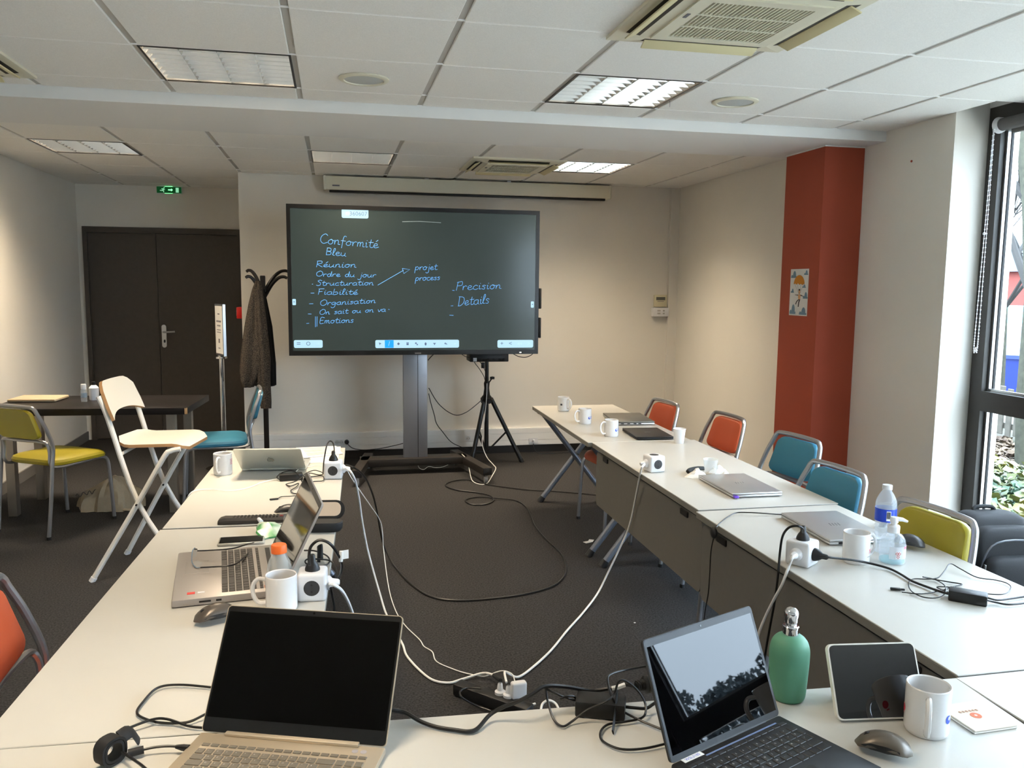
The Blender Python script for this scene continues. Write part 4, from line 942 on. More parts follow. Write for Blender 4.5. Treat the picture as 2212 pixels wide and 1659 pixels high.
def laptop(label, x, y, hd, w, d, h, tilt, mb, mkeys, mleg, mscr, lid_out, thick=.014, bez=(.008, .012, .024), keyw=.76, z0=TZ, group=None):
    t = thing('laptop', label, 'laptop', (x, y, z0), hd, group)
    ob('base', G().rbox((0, -d/2, .002+thick/2), (w, d, thick), .004, 2), mb, t)
    for sx in (-1, 1):
        for yy in (-.02, -d+.02): ob('rubber_foot', G().cyl((sx*(w/2-.03), yy, 0), (sx*(w/2-.03), yy, .003), .006, .006, 8), m_rubber, t)
    M = Matrix.Translation((0, .001, thick+.001)) @ Matrix.Rotation(-tilt, 4, 'X')
    g = G(); g.M = M; P = rrect(w, h, .008, 4, 0, h/2); n = len(P)
    g.add([(a, -.0028, b) for a, b in P]+[(a, .0032, b) for a, b in P], [list(range(n))[::-1], list(range(n, 2*n))]+[(i, n+i, n+(i+1) % n, (i+1) % n) for i in range(n)])
    lid = ob('lid', g, lid_out, t)
    g = G(); g.M = M; P = rrect(w-.003, h-.003, .007, 4, 0, h/2); n = len(P)
    g.add([(a, -.0034, b) for a, b in P]+[(a, -.0028, b) for a, b in P], [list(range(n)), list(range(n, 2*n))[::-1]]+[(i, n+i, n+(i+1) % n, (i+1) % n) for i in range(n)]); bz = ob('bezel', g, mat('bezel_dark', (16, 16, 17), .35), lid)
    g = G(); g.M = M; g.bx(-w/2+bez[0], w/2-bez[0], -.0037, -.003, bez[2], h-bez[1]); ob('screen', g, mscr, lid)
    g = G(); g.M = M; g.cyl((0, -.0042, h-bez[1]/2), (0, -.0034, h-bez[1]/2), .0022, .0022, 10); ob('webcam', g, m_black, lid)
    g = G(); g.cyl((-w*.36, .002, thick-.001), (w*.36, .002, thick-.001), .006, .006, 10); ob('hinge', g, mb, t)
    return t, lid
m_tan = mat('tan_alu', (192, 178, 156), .38, .55); m_tankey = mat('tan_key', (108, 101, 90), .5); m_kleg = mat('key_legend', (214, 212, 206), .6); m_off = mat('screen_off', (3, 3, 3), .35, spec=.12)
zk = lambda th: .002+th+.0009
t, lid = laptop('open tan laptop with a black screen at the bottom left', -.086, 1.518, -.345, .36, .245, .236, .561, m_tan, None, None, m_off, m_tan, .014, (.005, .012, .027))
keyboard(t, .315, -.045, .0185, {'bed': m_tan, 'key': m_tankey}, m_kleg, zk(.014), 4)
ob('hinge_cover', G().rbox((0, -.004, .0185), (.26, .012, .006), .002), m_tan, t)
for x in (.128, .144): ob('sticker', G().cyl((x, -.022, .0158), (x, -.022, .0163), .006, .006, 16), mat('sticker_silver', (176, 172, 178), .4, .4), t)
m_surf = mat('matt_black', (26, 26, 27), .5); m_mir = mat('screen_glossy', (4, 4, 5), .015, spec=.5, ior=1.5)
t, lid = laptop('open black laptop with a glossy screen reflecting the windows', .719, 1.37, .406, .306, .222, .217, .391, m_surf, None, None, m_mir, m_surf, .011, (.007, .014, .012))
keyboard(t, .275, -.03, .0185, {'bed': m_surf, 'key': mat('dark_key', (34, 34, 35), .5)}, m_kleg, zk(.011), 0)
ob('touchpad', G().rbox((0, -.178, .0134), (.11, .07, .0008), .0003, 1), mat('pad_dark', (32, 32, 33), .35), t)
st = ob('name_sticker', G().box((-.105, -.008, .0137), (.05, .0115, .0006)), m_paper, t); g = G(); text_add(g, 'WSL3185', .0095, Matrix.Translation((-.105, -.008, .0142))); ob('sticker_text', g, m_blue_ink, st)
ob('key_strip', G().box((.02, -.018, .0136), (.2, .0035, .0006)), mat('strip_blue', (110, 124, 160), .4), t)
m_hp = mat('grey_alu', (172, 166, 162), .4, .5); m_gl2 = mat('screen_gloss2', (10, 10, 12), .05, spec=.9, ior=1.7)
t, lid = laptop('open grey laptop facing left with glasses lying on it', -.175, 2.508, -1.446, .424, .284, .258, .454, m_hp, None, None, m_gl2, m_hp, .02, (.014, .016, .022))
keyboard(t, .375, -.055, .0188, {'bed': m_hp, 'key': mat('grey_key', (58, 54, 52), .5)}, m_kleg, zk(.02), 4)
ob('touchpad', G().rbox((-.05, -.225, .0224), (.115, .065, .0008), .0003, 1), mat('pad_grey', (160, 154, 150), .35, .4), t)
ob('speaker_strip', G().box((.0, -.02, .0222), (.36, .014, .0006)), m_blackp, t)
ob('red_sticker', G().box((.168, -.236, .0224), (.016, .02, .0006)), mat('sticker_red', (220, 60, 54), .4), t); ob('white_sticker', G().box((.168, -.21, .0224), (.012, .018, .0006)), m_plasw, t)
ob('photo_sticker', G().box((.185, -.028, .0224), (.04, .035, .0006)), mat('sticker_photo', (176, 110, 96), .4, rgb2=(206, 190, 160), vscale=60), t)
for yy, L_ in ((-.2, .03), (-.165, .014), (-.09, .09)): ob('port', G().box((.2122, yy, .012), (.001, L_, .005)), m_blackp if L_ < .05 else m_hp, t)
m_mac = mat('mac_silver', (206, 208, 200), .35, .55)
t, lid = laptop('silver laptop seen from behind its lid on the left row', -.278, 3.921, 3.05, .29, .2, .212, .95, m_mac, None, None, m_off, m_mac, .012)
M = Matrix.Translation((0, .001, .013)) @ Matrix.Rotation(-.95, 4, 'X')
g = G(); g.M = M @ Matrix.Translation((0, .0036, .1)) @ Matrix.Rotation(-math.pi/2, 4, 'X')
P = [(.017*math.cos(2*math.pi*i/24)*(1-.1*math.cos(4*math.pi*i/24)), .019*math.sin(2*math.pi*i/24)) for i in range(24)]
P = [p for p in P if not (p[0] > .011 and -.004 < p[1] < .009)]
g.prism([(x, -y) for x, y in P], 0, .0006); m_logo = mat('logo_grey', (176, 178, 172), .25, .7); ob('lid_emblem', g, m_logo, lid)
g = G(); g.M = M @ Matrix.Translation((.003, .0036, .1245)) @ Matrix.Rotation(-math.pi/2, 4, 'X'); g.prism([(-.003, -.004), (.002, -.005), (.005, .001), (.004, .004), (-.001, .002)], 0, .0006); ob('lid_emblem', g, m_logo, lid)
keyboard(t, .25, -.04, .018, {'bed': m_mac, 'key': m_blackp}, m_kleg, zk(.012), 0)
def closed(label, c, rz, w, d, th, m_, edge, emblem=None):
    t = thing('laptop', label, 'laptop', (c[0], c[1], TZ), rz, 'closed laptops on the right row')
    ob('base', G().rbox((0, 0, .003+th*.28), (w, d, th*.5), .003), edge, t); ob('lid', G().rbox((0, 0, .003+th*.78), (w, d, th*.42), .003), m_, t)
    for sx in (-1, 1):
        for sy in (-1, 1): ob('rubber_foot', G().cyl((sx*(w/2-.03), sy*(d/2-.03), 0), (sx*(w/2-.03), sy*(d/2-.03), .004), .006, .006, 8), m_rubber, t)
    z = .003+th+.0001
    if emblem == 'bars':
        g = G()
        for k in range(4): g.M = Matrix.Translation((0, 0, z)); a = -.018+.011*k; g.prism([(a, -.014), (a+.004, -.014), (a+.01, .014), (a+.006, .014)], -.0003, .0003)
        ob('emblem', g, m_logo if m_ is not m_silver else mat('emblem_dark', (140, 140, 142), .3, .6), t)
    if emblem == 'word': ob('emblem', G().box((0, 0, z), (.035, .007, .0006)), m_ink, t)
    if emblem == 'oval':
        g = G(); g.M = Matrix.Translation((0, 0, z)); g.prism([(.022*math.cos(i*.4), .008*math.sin(i*.4)) for i in range(15)], -.0003, .0003); ob('emblem', g, m_ink, t)
    return t
# local x across the table (depth of laptop), y along the table
t = closed('closed dark grey laptop beside the far orange chair', (1.852, 5.045), dg(-6), .252, .36, .022, mat('dkgrey_alu', (112, 110, 104), .4, .4), m_silver, 'oval')
for yy in (-.06, -.02, .02, .05): ob('port', G().box((-.02+yy, -.1805, .011), (.018, .002, .006)), m_blackp, t)
closed('closed thin black laptop next to the plastic cup', (1.78, 4.52), dg(-4), .216, .305, .017, m_surf, m_surf, 'word')
t = closed('closed silver laptop with purple dongle beside the napkins', (1.706, 3.25), dg(-1), .222, .345, .019, m_silver, m_silver, 'bars')
ob('usb_dongle', G().rbox((-.1, -.181, .009), (.02, .018, .008), .002), mat('purple', (104, 64, 190), .4), t)
t = closed('closed silver laptop behind the mug and the two-plug power cube', (1.742, 2.602), dg(-3), .226, .345, .019, m_silver, m_silver, 'bars')
ob('port', G().box((-.07, -.173, .009), (.02, .002, .006)), m_blackp, t)

# tablet on its stand base
t = thing('tablet', 'white edged tablet propped up beside the green dispenser', 'tablet', (1.064, 1.391, TZ), dg(-7.2))
T_ = Matrix.Rotation(-.453, 4, 'X')
def slabp(w, h, r, y0, y1, cz): 
    P = rrect(w, h, r, 5, 0, cz); n = len(P); g = G(); g.M = T_
    return g.add([(a, y0, b) for a, b in P]+[(a, y1, b) for a, b in P], [list(range(n)), list(range(n, 2*n))[::-1]]+[(i, n+i, n+(i+1) % n, (i+1) % n) for i in range(n)])
ob('case', slabp(.186, .146, .012, -.006, .006, .076), mat('tablet_white', (226, 222, 212), .4), t); ob('screen', slabp(.18, .14, .01, -.0066, -.0055, .076), mat('tablet_glass', (5, 5, 8), .03, spec=.8, ior=1.6), t)
g = G(); g.lathe([(.034, .004), (.034, .05), (.03, .06), (.0, .062)], 20, o=(-.03, .075, 0)); ob('stand', g, m_plasw, t)
# green pump dispenser
t = thing('soap_dispenser', 'green pump dispenser with chrome head between the laptop and tablet', 'dispenser', (0.928,1.515,0.690))
m_gr = mat('green_rubber', (88, 146, 118), .5, bump=.05, bscale=500)
prof = [(.030, 0), (.034, .003), (.0365, .012), (.0385, .04), (.0405, .075), (.041, .1), (.040, .112), (.0365, .124), (.029, .134), (.018, .14)]
P = catmull([(r_, 0, z_) for r_, z_ in prof], 3)
ob('body', G().lathe([(p.x, p.z) for p in P], 36, capt=True), m_gr, t)
ob('collar', G().lathe([(.0165, .137), (.0165, .152), (.017, .153), (.017, .158), (.0155, .16), (.0, .16)], 28), m_chrome, t)
ob('pump_head', G().lathe([(.0115, .159), (.0115, .165), (.014, .166), (.0145, .168), (.0145, .186)]+[(.0145*math.cos(dg(9*i)), .186+.0125*math.sin(dg(9*i))) for i in range(1, 11)], 40), m_chrome, t, ang=1.0)
# computer mice
def mouse(label, loc, rz, m_body, m_side, L=.105, W=.062, Hh=.038, wheel=True):
    t = thing('computer_mouse', label, 'mouse', loc, rz, 'computer mice on the tables')
    rings = []; n = 20
    for k in range(13):
        s_ = k/12; y = -L/2+L*s_; e = math.sqrt(max(0.004, 1-(2*s_-1)**4)); hz = Hh*(math.sin(math.pi*(.12+.83*s_))**.75)*(.45+.55*e)
        wd = W/2*e*(1-.12*math.sin(math.pi*s_)**3)
        rr = []
        for i in range(n):
            a = 2*math.pi*i/n; x = wd*math.cos(a); z = math.sin(a)
            rr.append((x*(1-.1*(z < 0)), y, hz*(.35+.65*z) if z > 0 else max(.002, hz*.35*(1+.95*z))))
        rings.append(rr)
    ob('shell', G().loft(rings), m_body, t, ang=1.2)
    for sx in (-1, 1):
        g = G(); rr = [[(sx*(W/2*.83+.0018*c), y, .006+z) for y, z in ((-.03, .003), (-.01, .0), (.02, .001), (.036, .006), (.02, .012), (-.01, .0125), (-.03, .009))] for c in (0, 1)]; g.loft(rr); ob('side_grip', g, m_side, t)
    if wheel: ob('scroll_wheel', G().cyl((-.003, L*.27, Hh*.72-.0058), (.003, L*.27, Hh*.72-.0058), .0075, .0075, 14), m_rubber, t)
    return t
m_mb = mat('mouse_bronze', (96, 88, 78), .35, .3); m_md = mat('mouse_dark', (58, 56, 55), .4); 
mouse('dark bronze wireless mouse at the bottom right in front of the white mug', (0.989,1.283,0.700), dg(48), m_mb, m_blackp, .1, .06, .034)
mouse('black mouse behind the hand gel pump on the right row', (1.873,2.372,0.700), dg(35), m_md, m_blackp)
mouse('brown grey mouse in front of the grey laptop on the left row', (-0.305,2.157,0.700), dg(115), mat('mouse_brown', (90, 82, 74), .35, .3), m_blackp, .11)
mouse('dark mouse half hidden behind the grey laptop screen', (-0.176,3.149,0.700), dg(90), m_md, m_blackp, .1, .06, .03)
# remote control
t = thing('remote_control', 'black remote control lying near the green wrapper', 'remote', (-0.299,3.069,0.690), dg(-2))
rings = [[(-.115+.228*s_, yy*(1-.1*(s_ < .1)), zz*hh+.001) for yy, zz in ((-.024, 0), (.024, 0), (.025, .6), (.018, 1), (-.018, 1), (-.025, .6))] for s_, hh in ((0, .012), (.03, .018), (.1, .022), (.5, .02), (1, .018))]
ob('body', G().loft(rings), mat('remote_black', (58, 54, 50), .4), t)
bt = G().rbox((0, 0, 0), (.009, .007, .004), .0015, 1).mesh('button', mat('remote_key', (30, 29, 28), .5))
for i in range(13):
    for j in range(3): b = ob('button', bt, None, t); b.location = (-.06+.0125*i, -.012+.012*j, .0215)
ob('power_button', G().rbox((.104, -.0, .0205), (.012, .008, .004), .001, 1), mat('remote_red', (150, 60, 56), .5), t)
# green wrapper
t = thing('snack_pouch', 'crumpled green and white squeeze pouch with white spout', 'pouch', (-0.227,2.918,0.690), dg(25))
rnd = random.Random(9); m_pouch = mat('green_pouch', (74, 146, 84), .3, rgb2=(196, 206, 190), vscale=22, detail=1)
rings = []
for k in range(7):
    s_ = k/6; y = -.06+.14*s_; w = (.048, .052, .05, .044, .034, .022, .011)[k]; hh = (.006, .018, .028, .03, .026, .018, .01)[k]
    rings.append([(w*math.cos(a)*(1+rnd.uniform(-.12, .12)), y+rnd.uniform(-.004, .004), max(.001, hh*(.5+.5*math.sin(a)*(1+rnd.uniform(-.4, .4)))+.012*s_*s_)) for a in [2*math.pi*i/12 for i in range(12)]])
ob('pouch_body', G().loft(rings), m_pouch, t, ang=.25); ob('spout', G().cyl((0, .076, .022), (0, .1, .028), .008, .0065, 12), m_plasw, t)
# smartphone
t = thing('smartphone', 'smartphone in a clear case on the left row', 'phone', (-0.310,2.831,0.690), dg(1))
ob('clear_case', G().rbox((0, 0, .005), (.148, .078, .009), .004), mat('clear_case', (200, 196, 186), .2, trans=.3), t); ob('screen', G().rbox((0, 0, .0098), (.138, .068, .001), .0004, 1), mat('phone_glass', (12, 12, 14), .12), t)
# eyeglasses lying on the grey laptop
t = thing('eyeglasses', 'thin framed eyeglasses lying on the grey laptop', 'glasses', (-0.400,2.535,0.712)); o_ = Vector((-0.400,2.535,0.712))
m_gf = mat('glasses_frame', (24, 24, 30), .3); zb = .712
def gp(L_): return [Vector(p)-o_ for p in L_]
ob('temple', G().tube(gp([(-0.421,2.617,0.735),(-0.382,2.599,0.740),(-0.316,2.611,0.738),(-0.282,2.675,0.728),(-0.263,2.737,0.715)]), .0024, 6, smooth=4), m_gf, t)
ob('temple', G().tube(gp([(-0.388,2.480,0.727),(-0.339,2.471,0.730),(-0.295,2.479,0.730),(-0.278,2.559,0.722),(-0.270,2.629,0.715)]), .0024, 6, smooth=4), m_gf, t)
fr_ = gp([(-0.417,2.579,0.757),(-0.423,2.571,0.750),(-0.422,2.548,0.736),(-0.419,2.538,0.722),(-0.405,2.516,0.716),(-0.395,2.514,0.716)])
ob('rim', G().tube(fr_, .0014, 6, smooth=4), mat('rim_clear', (120, 140, 160), .2), t)
m_lens = mat('lens', (235, 245, 250), .02, trans=.95, ior=1.15)
ob('lens', G().add([fr_[0], fr_[1], fr_[2], fr_[2]+Vector((.012, -.004, .003)), fr_[1]+Vector((.015, -.002, .005))], [(0, 1, 2, 3, 4)]), m_lens, t); ob('lens', G().add([fr_[3], fr_[4], fr_[5], fr_[5]+Vector((.008, .004, .012)), fr_[3]+Vector((.012, .002, .008))], [(0, 1, 2, 3, 4)]), m_lens, t)
# open spectacle case
t = thing('glasses_case', 'open black spectacle case behind the grey laptop screen', 'case', (-0.052,2.920,0.690), dg(-8))
ob('lower_shell', G().loft([[(x*k, y*k2, z) for x, y in rrect(.15, .066, .03, 5)] for z, k, k2 in ((.001, .9, .85), (.012, 1, 1), (.03, 1, 1), (.034, .96, .93))]), m_rubber, t)
g = G(); M_ = Matrix.Translation((0, .034, .03)) @ Matrix.Rotation(dg(-68), 4, 'X'); g.M = Matrix.Translation((0, .034, .034)) @ Matrix.Rotation(dg(-118), 4, 'X')
g.loft([[(x*k, -.033+y*k2, z) for x, y in rrect(.15, .066, .03, 5)] for z, k, k2 in ((.0, 1, 1), (.014, 1, 1), (.024, .86, .8))]); ob('lid_shell', g, m_rubber, t)
g = G(); g.M = Matrix.Translation((0, .034, .034)) @ Matrix.Rotation(dg(-118), 4, 'X'); g.prism(rrect(.125, .05, .02, 4, 0, -.033), -.002, .0); ob('cloth', g, mat('lens_cloth', (214, 190, 164), .9), t)
# bottle with orange cap
t = thing('juice_bottle', 'empty clear bottle with orange cap in front of the grey laptop', 'bottle', (-0.154,2.288,0.690), 0)
ob('body', G().lathe([(.03, .002), (.034, .006), (.035, .06), (.034, .085), (.028, .108), (.02, .125), (.0185, .133)], 28, capb=True), mat('clear_pet', (214, 216, 212), .08, alpha=.35), t)
ob('cap', G().lathe([(.021, .131), (.021, .15), (.019, .1535), (0, .154)], 28), mat('orange_cap', (238, 110, 40), .4), t)
# papers on the far end of the left row
def sheet(name, label, P, m_=m_paper, lines=True):
    t = thing(name, label, 'paper', P[0]); o2 = Vector(P[0]); Q = [Vector(p)-o2 for p in P]
    n_ = Vector((0, 0, .0012)); s_ = ob('sheet', G().add(Q+[p+n_ for p in Q], [(0, 1, 2, 3), (7, 6, 5, 4), (0, 4, 5, 1), (1, 5, 6, 2), (2, 6, 7, 3), (3, 7, 4, 0)]), m_, t)
    if lines:
        g = G(); rnd = random.Random(5)
        for i in range(16):
            v = .1+.05*i; u1 = rnd.uniform(.55, .88)
            if i in (3, 9): continue
            a_ = Q[0].lerp(Q[3], v); b_ = Q[1].lerp(Q[2], v); c_ = Q[0].lerp(Q[3], v+.018); e_ = Q[1].lerp(Q[2], v+.018)
            g.add([a_.lerp(b_, .12)+n_*1.3, a_.lerp(b_, u1)+n_*1.3, c_.lerp(e_, u1)+n_*1.3, c_.lerp(e_, .12)+n_*1.3], [(0, 1, 2, 3)])
        ob('print_lines', g, m_ink, s_)
    return t
sheet('document', 'printed page lying on top at the far end of the left row', [(-.20, 4.44, TZ+.004), (.005, 4.455, TZ+.004), (.038, 4.245, TZ+.004), (-.15, 4.165, TZ+.004)])
sheet('document', 'plain page under the printed one at the far left row end', [(-.13, 4.445, TZ+.001), (.03, 4.45, TZ+.001), (.01, 4.05, TZ+.001), (-.12, 4.06, TZ+.001)], lines=False)
# napkins and glass
t = thing('plastic_cup', 'clear plastic cup with a little drink left among the napkins', 'cup', (1.687,3.490,0.690))
ob('cup_body', G().lathe([(.022, .001), (.0235, .002), (.034, .075), (.0345, .077), (.033, .0755), (.0225, .004), (0, .003)], 24), m_pet, t); ob('drink', G().lathe([(.022, .004), (.0232, .012), (0, .012)], 20), mat('tea', (206, 168, 96), .1, trans=.6), t)
m_nap = mat('napkin', (226, 222, 214), .95)
def crumple(label, loc, w, h, seed):
    t = thing('napkin', label, 'napkin', loc, 0, 'crumpled napkins on the right row'); rnd = random.Random(seed); rings = []
    for k in range(6):
        s_ = k/5; rings.append([(w*(1-s_*.85)*math.cos(a)*(1+rnd.uniform(-.25, .25)), w*.7*(1-s_*.85)*math.sin(a)*(1+rnd.uniform(-.25, .25)), max(.001, h*s_*(1+rnd.uniform(-.2, .2)))) for a in [2*math.pi*i/11 for i in range(11)]])
    ob('paper_folds', G().loft(rings), m_nap, t, ang=.3)
crumple('crumpled white napkin left of the clear plastic cup', (1.616,3.474,0.690), .055, .035, 1)
crumple('crumpled white napkin in front of the clear plastic cup', (1.728,3.502,0.690), .05, .05, 2)
crumple('small crumpled napkin right of the clear plastic cup', (1.751,3.470,0.690), .03, .02, 3)
t = thing('black_case', 'slim curved black object lying behind the napkins', 'case', (1.646,3.555,0.690), dg(20))
ob('body', G().tube([(-.06, -.01, .012), (-.03, .005, .016), (.02, .012, .016), (.06, .01, .012)], .011, 8, smooth=4, flat=.7), m_rubber, t)
# water bottle
t = thing('water_bottle', 'clear water bottle with blue label and white cap on the right row', 'bottle', (1.762,2.349,0.690))
m_w = mat('bottle_clear', (226, 234, 242), .04, alpha=.3, coat=.6)
prof = [(.026, .001), (.031, .004), (.0325, .012)]
for i in range(7): prof += [(.0305, .02+.013*i), (.0328, .026+.013*i)]
prof += [(.0328, .112), (.0328, .155), (.0325, .166), (.030, .178), (.022, .195), (.0145, .206), (.0125, .214)]
ob('body', G().lathe(prof, 32), m_w, t)
ob('water', G().lathe([(.025, .004), (.0295, .014), (.0295, .1), (.03, .158), (0, .158)], 24), mat('water', (206, 222, 236), .02, alpha=.15), t)
ob('label', G().lathe([(.0333, .108), (.0333, .15)], 32, capb=False), mat('label_blue', (28, 66, 190), .35), t)
g = G(); n = 6; g.add([(.0336*math.cos(dg(-122+24*i/n)), .0336*math.sin(dg(-122+24*i/n)), z) for z in (.113, .145) for i in range(n+1)], [(i, i+1, n+2+i, n+1+i) for i in range(n)]); ob('barcode_patch', g, m_plasw, t)
g = G()
for i in range(7): a = dg(-119+2.8*i); g.box((.0338*math.cos(a), .0338*math.sin(a), .131), (.0006, .0009, .022), rz=a)
ob('barcode', g, m_dkink, t)
ob('cap', G().lathe([(.0155, .211), (.0155, .2245), (.0145, .226), (0, .226)], 24), m_plasw, t)
# hand sanitizer pump
t = thing('sanitizer_pump', 'clear hand gel pump bottle with white pump on the right row', 'dispenser', (1.722,2.253,0.690), 0)
ob('body', G().lathe([(.036, .001), (.039, .004), (.039, .062), (.036, .078), (.028, .09), (.017, .096), (.016, .1)], 32), m_w, t)
ob('gel', G().lathe([(.035, .004), (.037, .007), (.037, .012), (0, .012)], 28), mat('gel_blue', (120, 196, 206), .05, alpha=.4), t)
m_lab = mat('gel_label', (226, 226, 230), .5, alpha=.55)
def arc(name, a0, a1, z0, z1, m_, rr=.0394):
    n = 8; g = G(); g.add([(rr*math.cos(dg(a0+(a1-a0)*i/n)), rr*math.sin(dg(a0+(a1-a0)*i/n)), z) for z in (z0, z1) for i in range(n+1)], [(i, i+1, n+2+i, n+1+i) for i in range(n)]); ob(name, g, m_, t)
arc('label', -140, -10, .02, .06, m_lab); arc('pink_band', -70, -15, .052, .06, mat('pink_band', (226, 130, 150), .5, alpha=.8), .0396)
arc('hazard_label', -112, -88, .022, .046, m_plasw, .0396)
for a, z in ((-106, .039), (-95, .039), (-101, .029)):
    g = G(); R = Matrix.Translation((.0398*math.cos(dg(a)), .0398*math.sin(dg(a)), z)) @ Matrix.Rotation(dg(a+90), 4, 'Z') @ Matrix.Rotation(math.pi/2, 4, 'X') @ Matrix.Rotation(math.pi/4, 4, 'Z'); g.M = R
    for s_ in (-1, 1): g.box((s_*.0032, 0, 0), (.0012, .0076, .0004)); g.box((0, s_*.0032, 0), (.0076, .0012, .0004))
    ob('hazard_diamond', g, mat('hazard_red', (204, 70, 60), .5), t)
ob('pump_collar', G().lathe([(.0185, .098), (.0185, .118), (.016, .121), (.009, .123), (.009, .13)], 24, capt=True), m_plasw, t)
ob('pump_head', G().lathe([(.012, .129), (.0125, .141), (.01, .147), (0, .148)], 20), m_plasw, t)
ob('pump_spout', G().tube([(.0, 0, .141), (.022, -.01, .14), (.036, -.017, .134)], [.008, .006, .0035], 8), m_plasw, t)
# paper napkin with print, bottom right
P = [(1.313, 1.421, TZ+.002), (1.314, 1.32, TZ+.002), (1.207, 1.307, TZ+.002), (1.207, 1.37, TZ+.002)]
t = thing('folded_napkin', 'folded cream paper napkin with red print beside the white mug', 'napkin', (1.258, 1.362, TZ), dg(2))
for i, (k, m_) in enumerate(((1, m_nap), (.985, mat('napkin_cream', (226, 214, 198), .95)))): ob('fold', G().rbox((.002*i, .001*i, .002+.003*i), (.102*k, .104*k, .0024), .001, 1), m_, t)
g = G()
for i in range(6): g.box((-.022+.008*i, .018, .0068), (.004, .006, .0004))
ob('print_line', g, mat('napkin_print', (178, 140, 120), .9), t); ob('emblem', G().cyl((0, -.0, .0062), (0, -.0, .0068), .011, .011, 18), mat('napkin_red', (206, 120, 92), .9), t); ob('emblem_centre', G().cyl((0, -.0, .0064), (0, -.0, .007), .003, .003, 10), m_nap, t)
# backpack under the window
t = thing('backpack', 'black fabric backpack standing against the window', 'backpack', (2.80, 3.03, 0), dg(-6))
m_bp = mat('backpack_fabric', (20, 21, 24), .75, bump=.3, bscale=600)
def bag(name, w, d, z0, z1, cx, cy, r_, par, m_=m_bp):
    rings = []
    for k in range(13):
        s_ = k/12; z = z0+(z1-z0)*math.sin(s_*math.pi/2)**.9; e = 1-.55*max(0, (s_-.55)/.45)**2.2-.08*max(0, (.15-s_)/.15)
        rings.append([(cx+x*e, cy+y*(1-.55*max(0, (s_-.5)/.5)**2.2)+.02*s_, z) for x, y in rrect(w, d, r_, 5)])
    return ob(name, G().loft(rings), m_, par, ang=.9)
bag('main_compartment', .34, .18, .005, .585, 0, 0, .06, t); bag('middle_compartment', .33, .09, .01, .55, 0, -.105, .04, t); bag('front_pocket', .29, .08, .03, .44, 0, -.175, .035, t)
for yy, z, w in ((-.06, .535, .3), (-.15, .5, .28)): ob('zip', G().tube([(-w/2-.004, yy, .3), (-w/2+.004, yy, z-.08), (-w/2+.06, yy-.002, z), (w/2-.06, yy-.002, z), (w/2, yy, z-.08)], .004, 6, smooth=4), mat('zip_grey', (90, 92, 98), .4, .4), t)
for x, yy, z in ((-.165, -.12, .46), (-.155, -.19, .4)): ob('zip_pull', G().rbox((x, yy, z), (.004, .012, .04), .001, 1), m_alu, t)
ob('handle', G().tube([(-.05, .05, .565), (-.04, .06, .595), (.04, .06, .595), (.05, .05, .565)], .009, 8, smooth=4), m_bp, t)
ob('strap', G().tube([(-.1, .09, .5), (-.12, .13, .35), (-.12, .12, .15), (-.11, .09, .05)], .02, 8, smooth=4, flat=.35), m_bp, t)
# chargers
def brick(name, label, c, rz, d=(.1, .045, .03), m_=None, z=TZ):
    t = thing(name, label, 'charger', (c[0], c[1], z), rz); ob('body', G().rbox((0, 0, d[2]/2), d, .004), m_ or m_blackp, t); return t
brick('charger_brick', 'black charger brick at the end of the right row cables', (1.712, 1.915), dg(-43), (.095, .045, .03))
brick('charger_brick', 'black charger brick hanging over the front table edge', (.518, 1.526), dg(-22), (.1, .052, .033), z=TZ+.001)
brick('charger_brick', 'black charger brick in the cable tangle on the left row', (-.192, 3.722), dg(6), (.1, .045, .029))
# ------------------------------------------------------------------ cables
def cable(label, P, r, m_, k=6, name='cable', n=7):
    o0 = Vector(P[0]); g = G(); g.tube([Vector(p)-o0 for p in P], r, n, smooth=k)
    o = ob(name, g, m_); o.location = o0; return tag(o, label, 'cable', 'loose cables')
FZ = .006
cable('thick white lead from the far left power cube down to the floor strip', [(0.046,3.751,0.730),(0.064,3.627,0.740),(0.086,3.686,0.680),(0.105,3.822,0.560),(0.122,3.925,0.420),(0.150,3.957,0.260),(0.198,3.903,0.080),(0.225,3.779,0.012),(0.270,3.482,0.007),(0.283,3.331,0.007),(0.348,3.134,0.007),(0.414,3.078,0.007),(0.477,3.097,0.007),(0.562,3.106,0.020),(0.594,3.038,0.040)], .0047, m_cabw)
cable('thin white charging lead falling beside the thick white one', [(0.048,3.755,0.725),(0.077,3.800,0.660),(0.152,4.002,0.500),(0.216,4.185,0.360),(0.232,4.223,0.280),(0.238,4.227,0.180),(0.254,4.091,0.030),(0.271,3.845,0.005),(0.302,3.664,0.004),(0.349,3.507,0.004),(0.361,3.433,0.004),(0.390,3.372,0.004),(0.397,3.277,0.004),(0.461,3.188,0.004),(0.512,3.139,0.005),(0.561,3.099,0.010),(0.591,3.092,0.020),(0.631,3.060,0.045),(0.659,3.016,0.050),(0.659,2.956,0.045)], .0022, m_cabw, n=6)
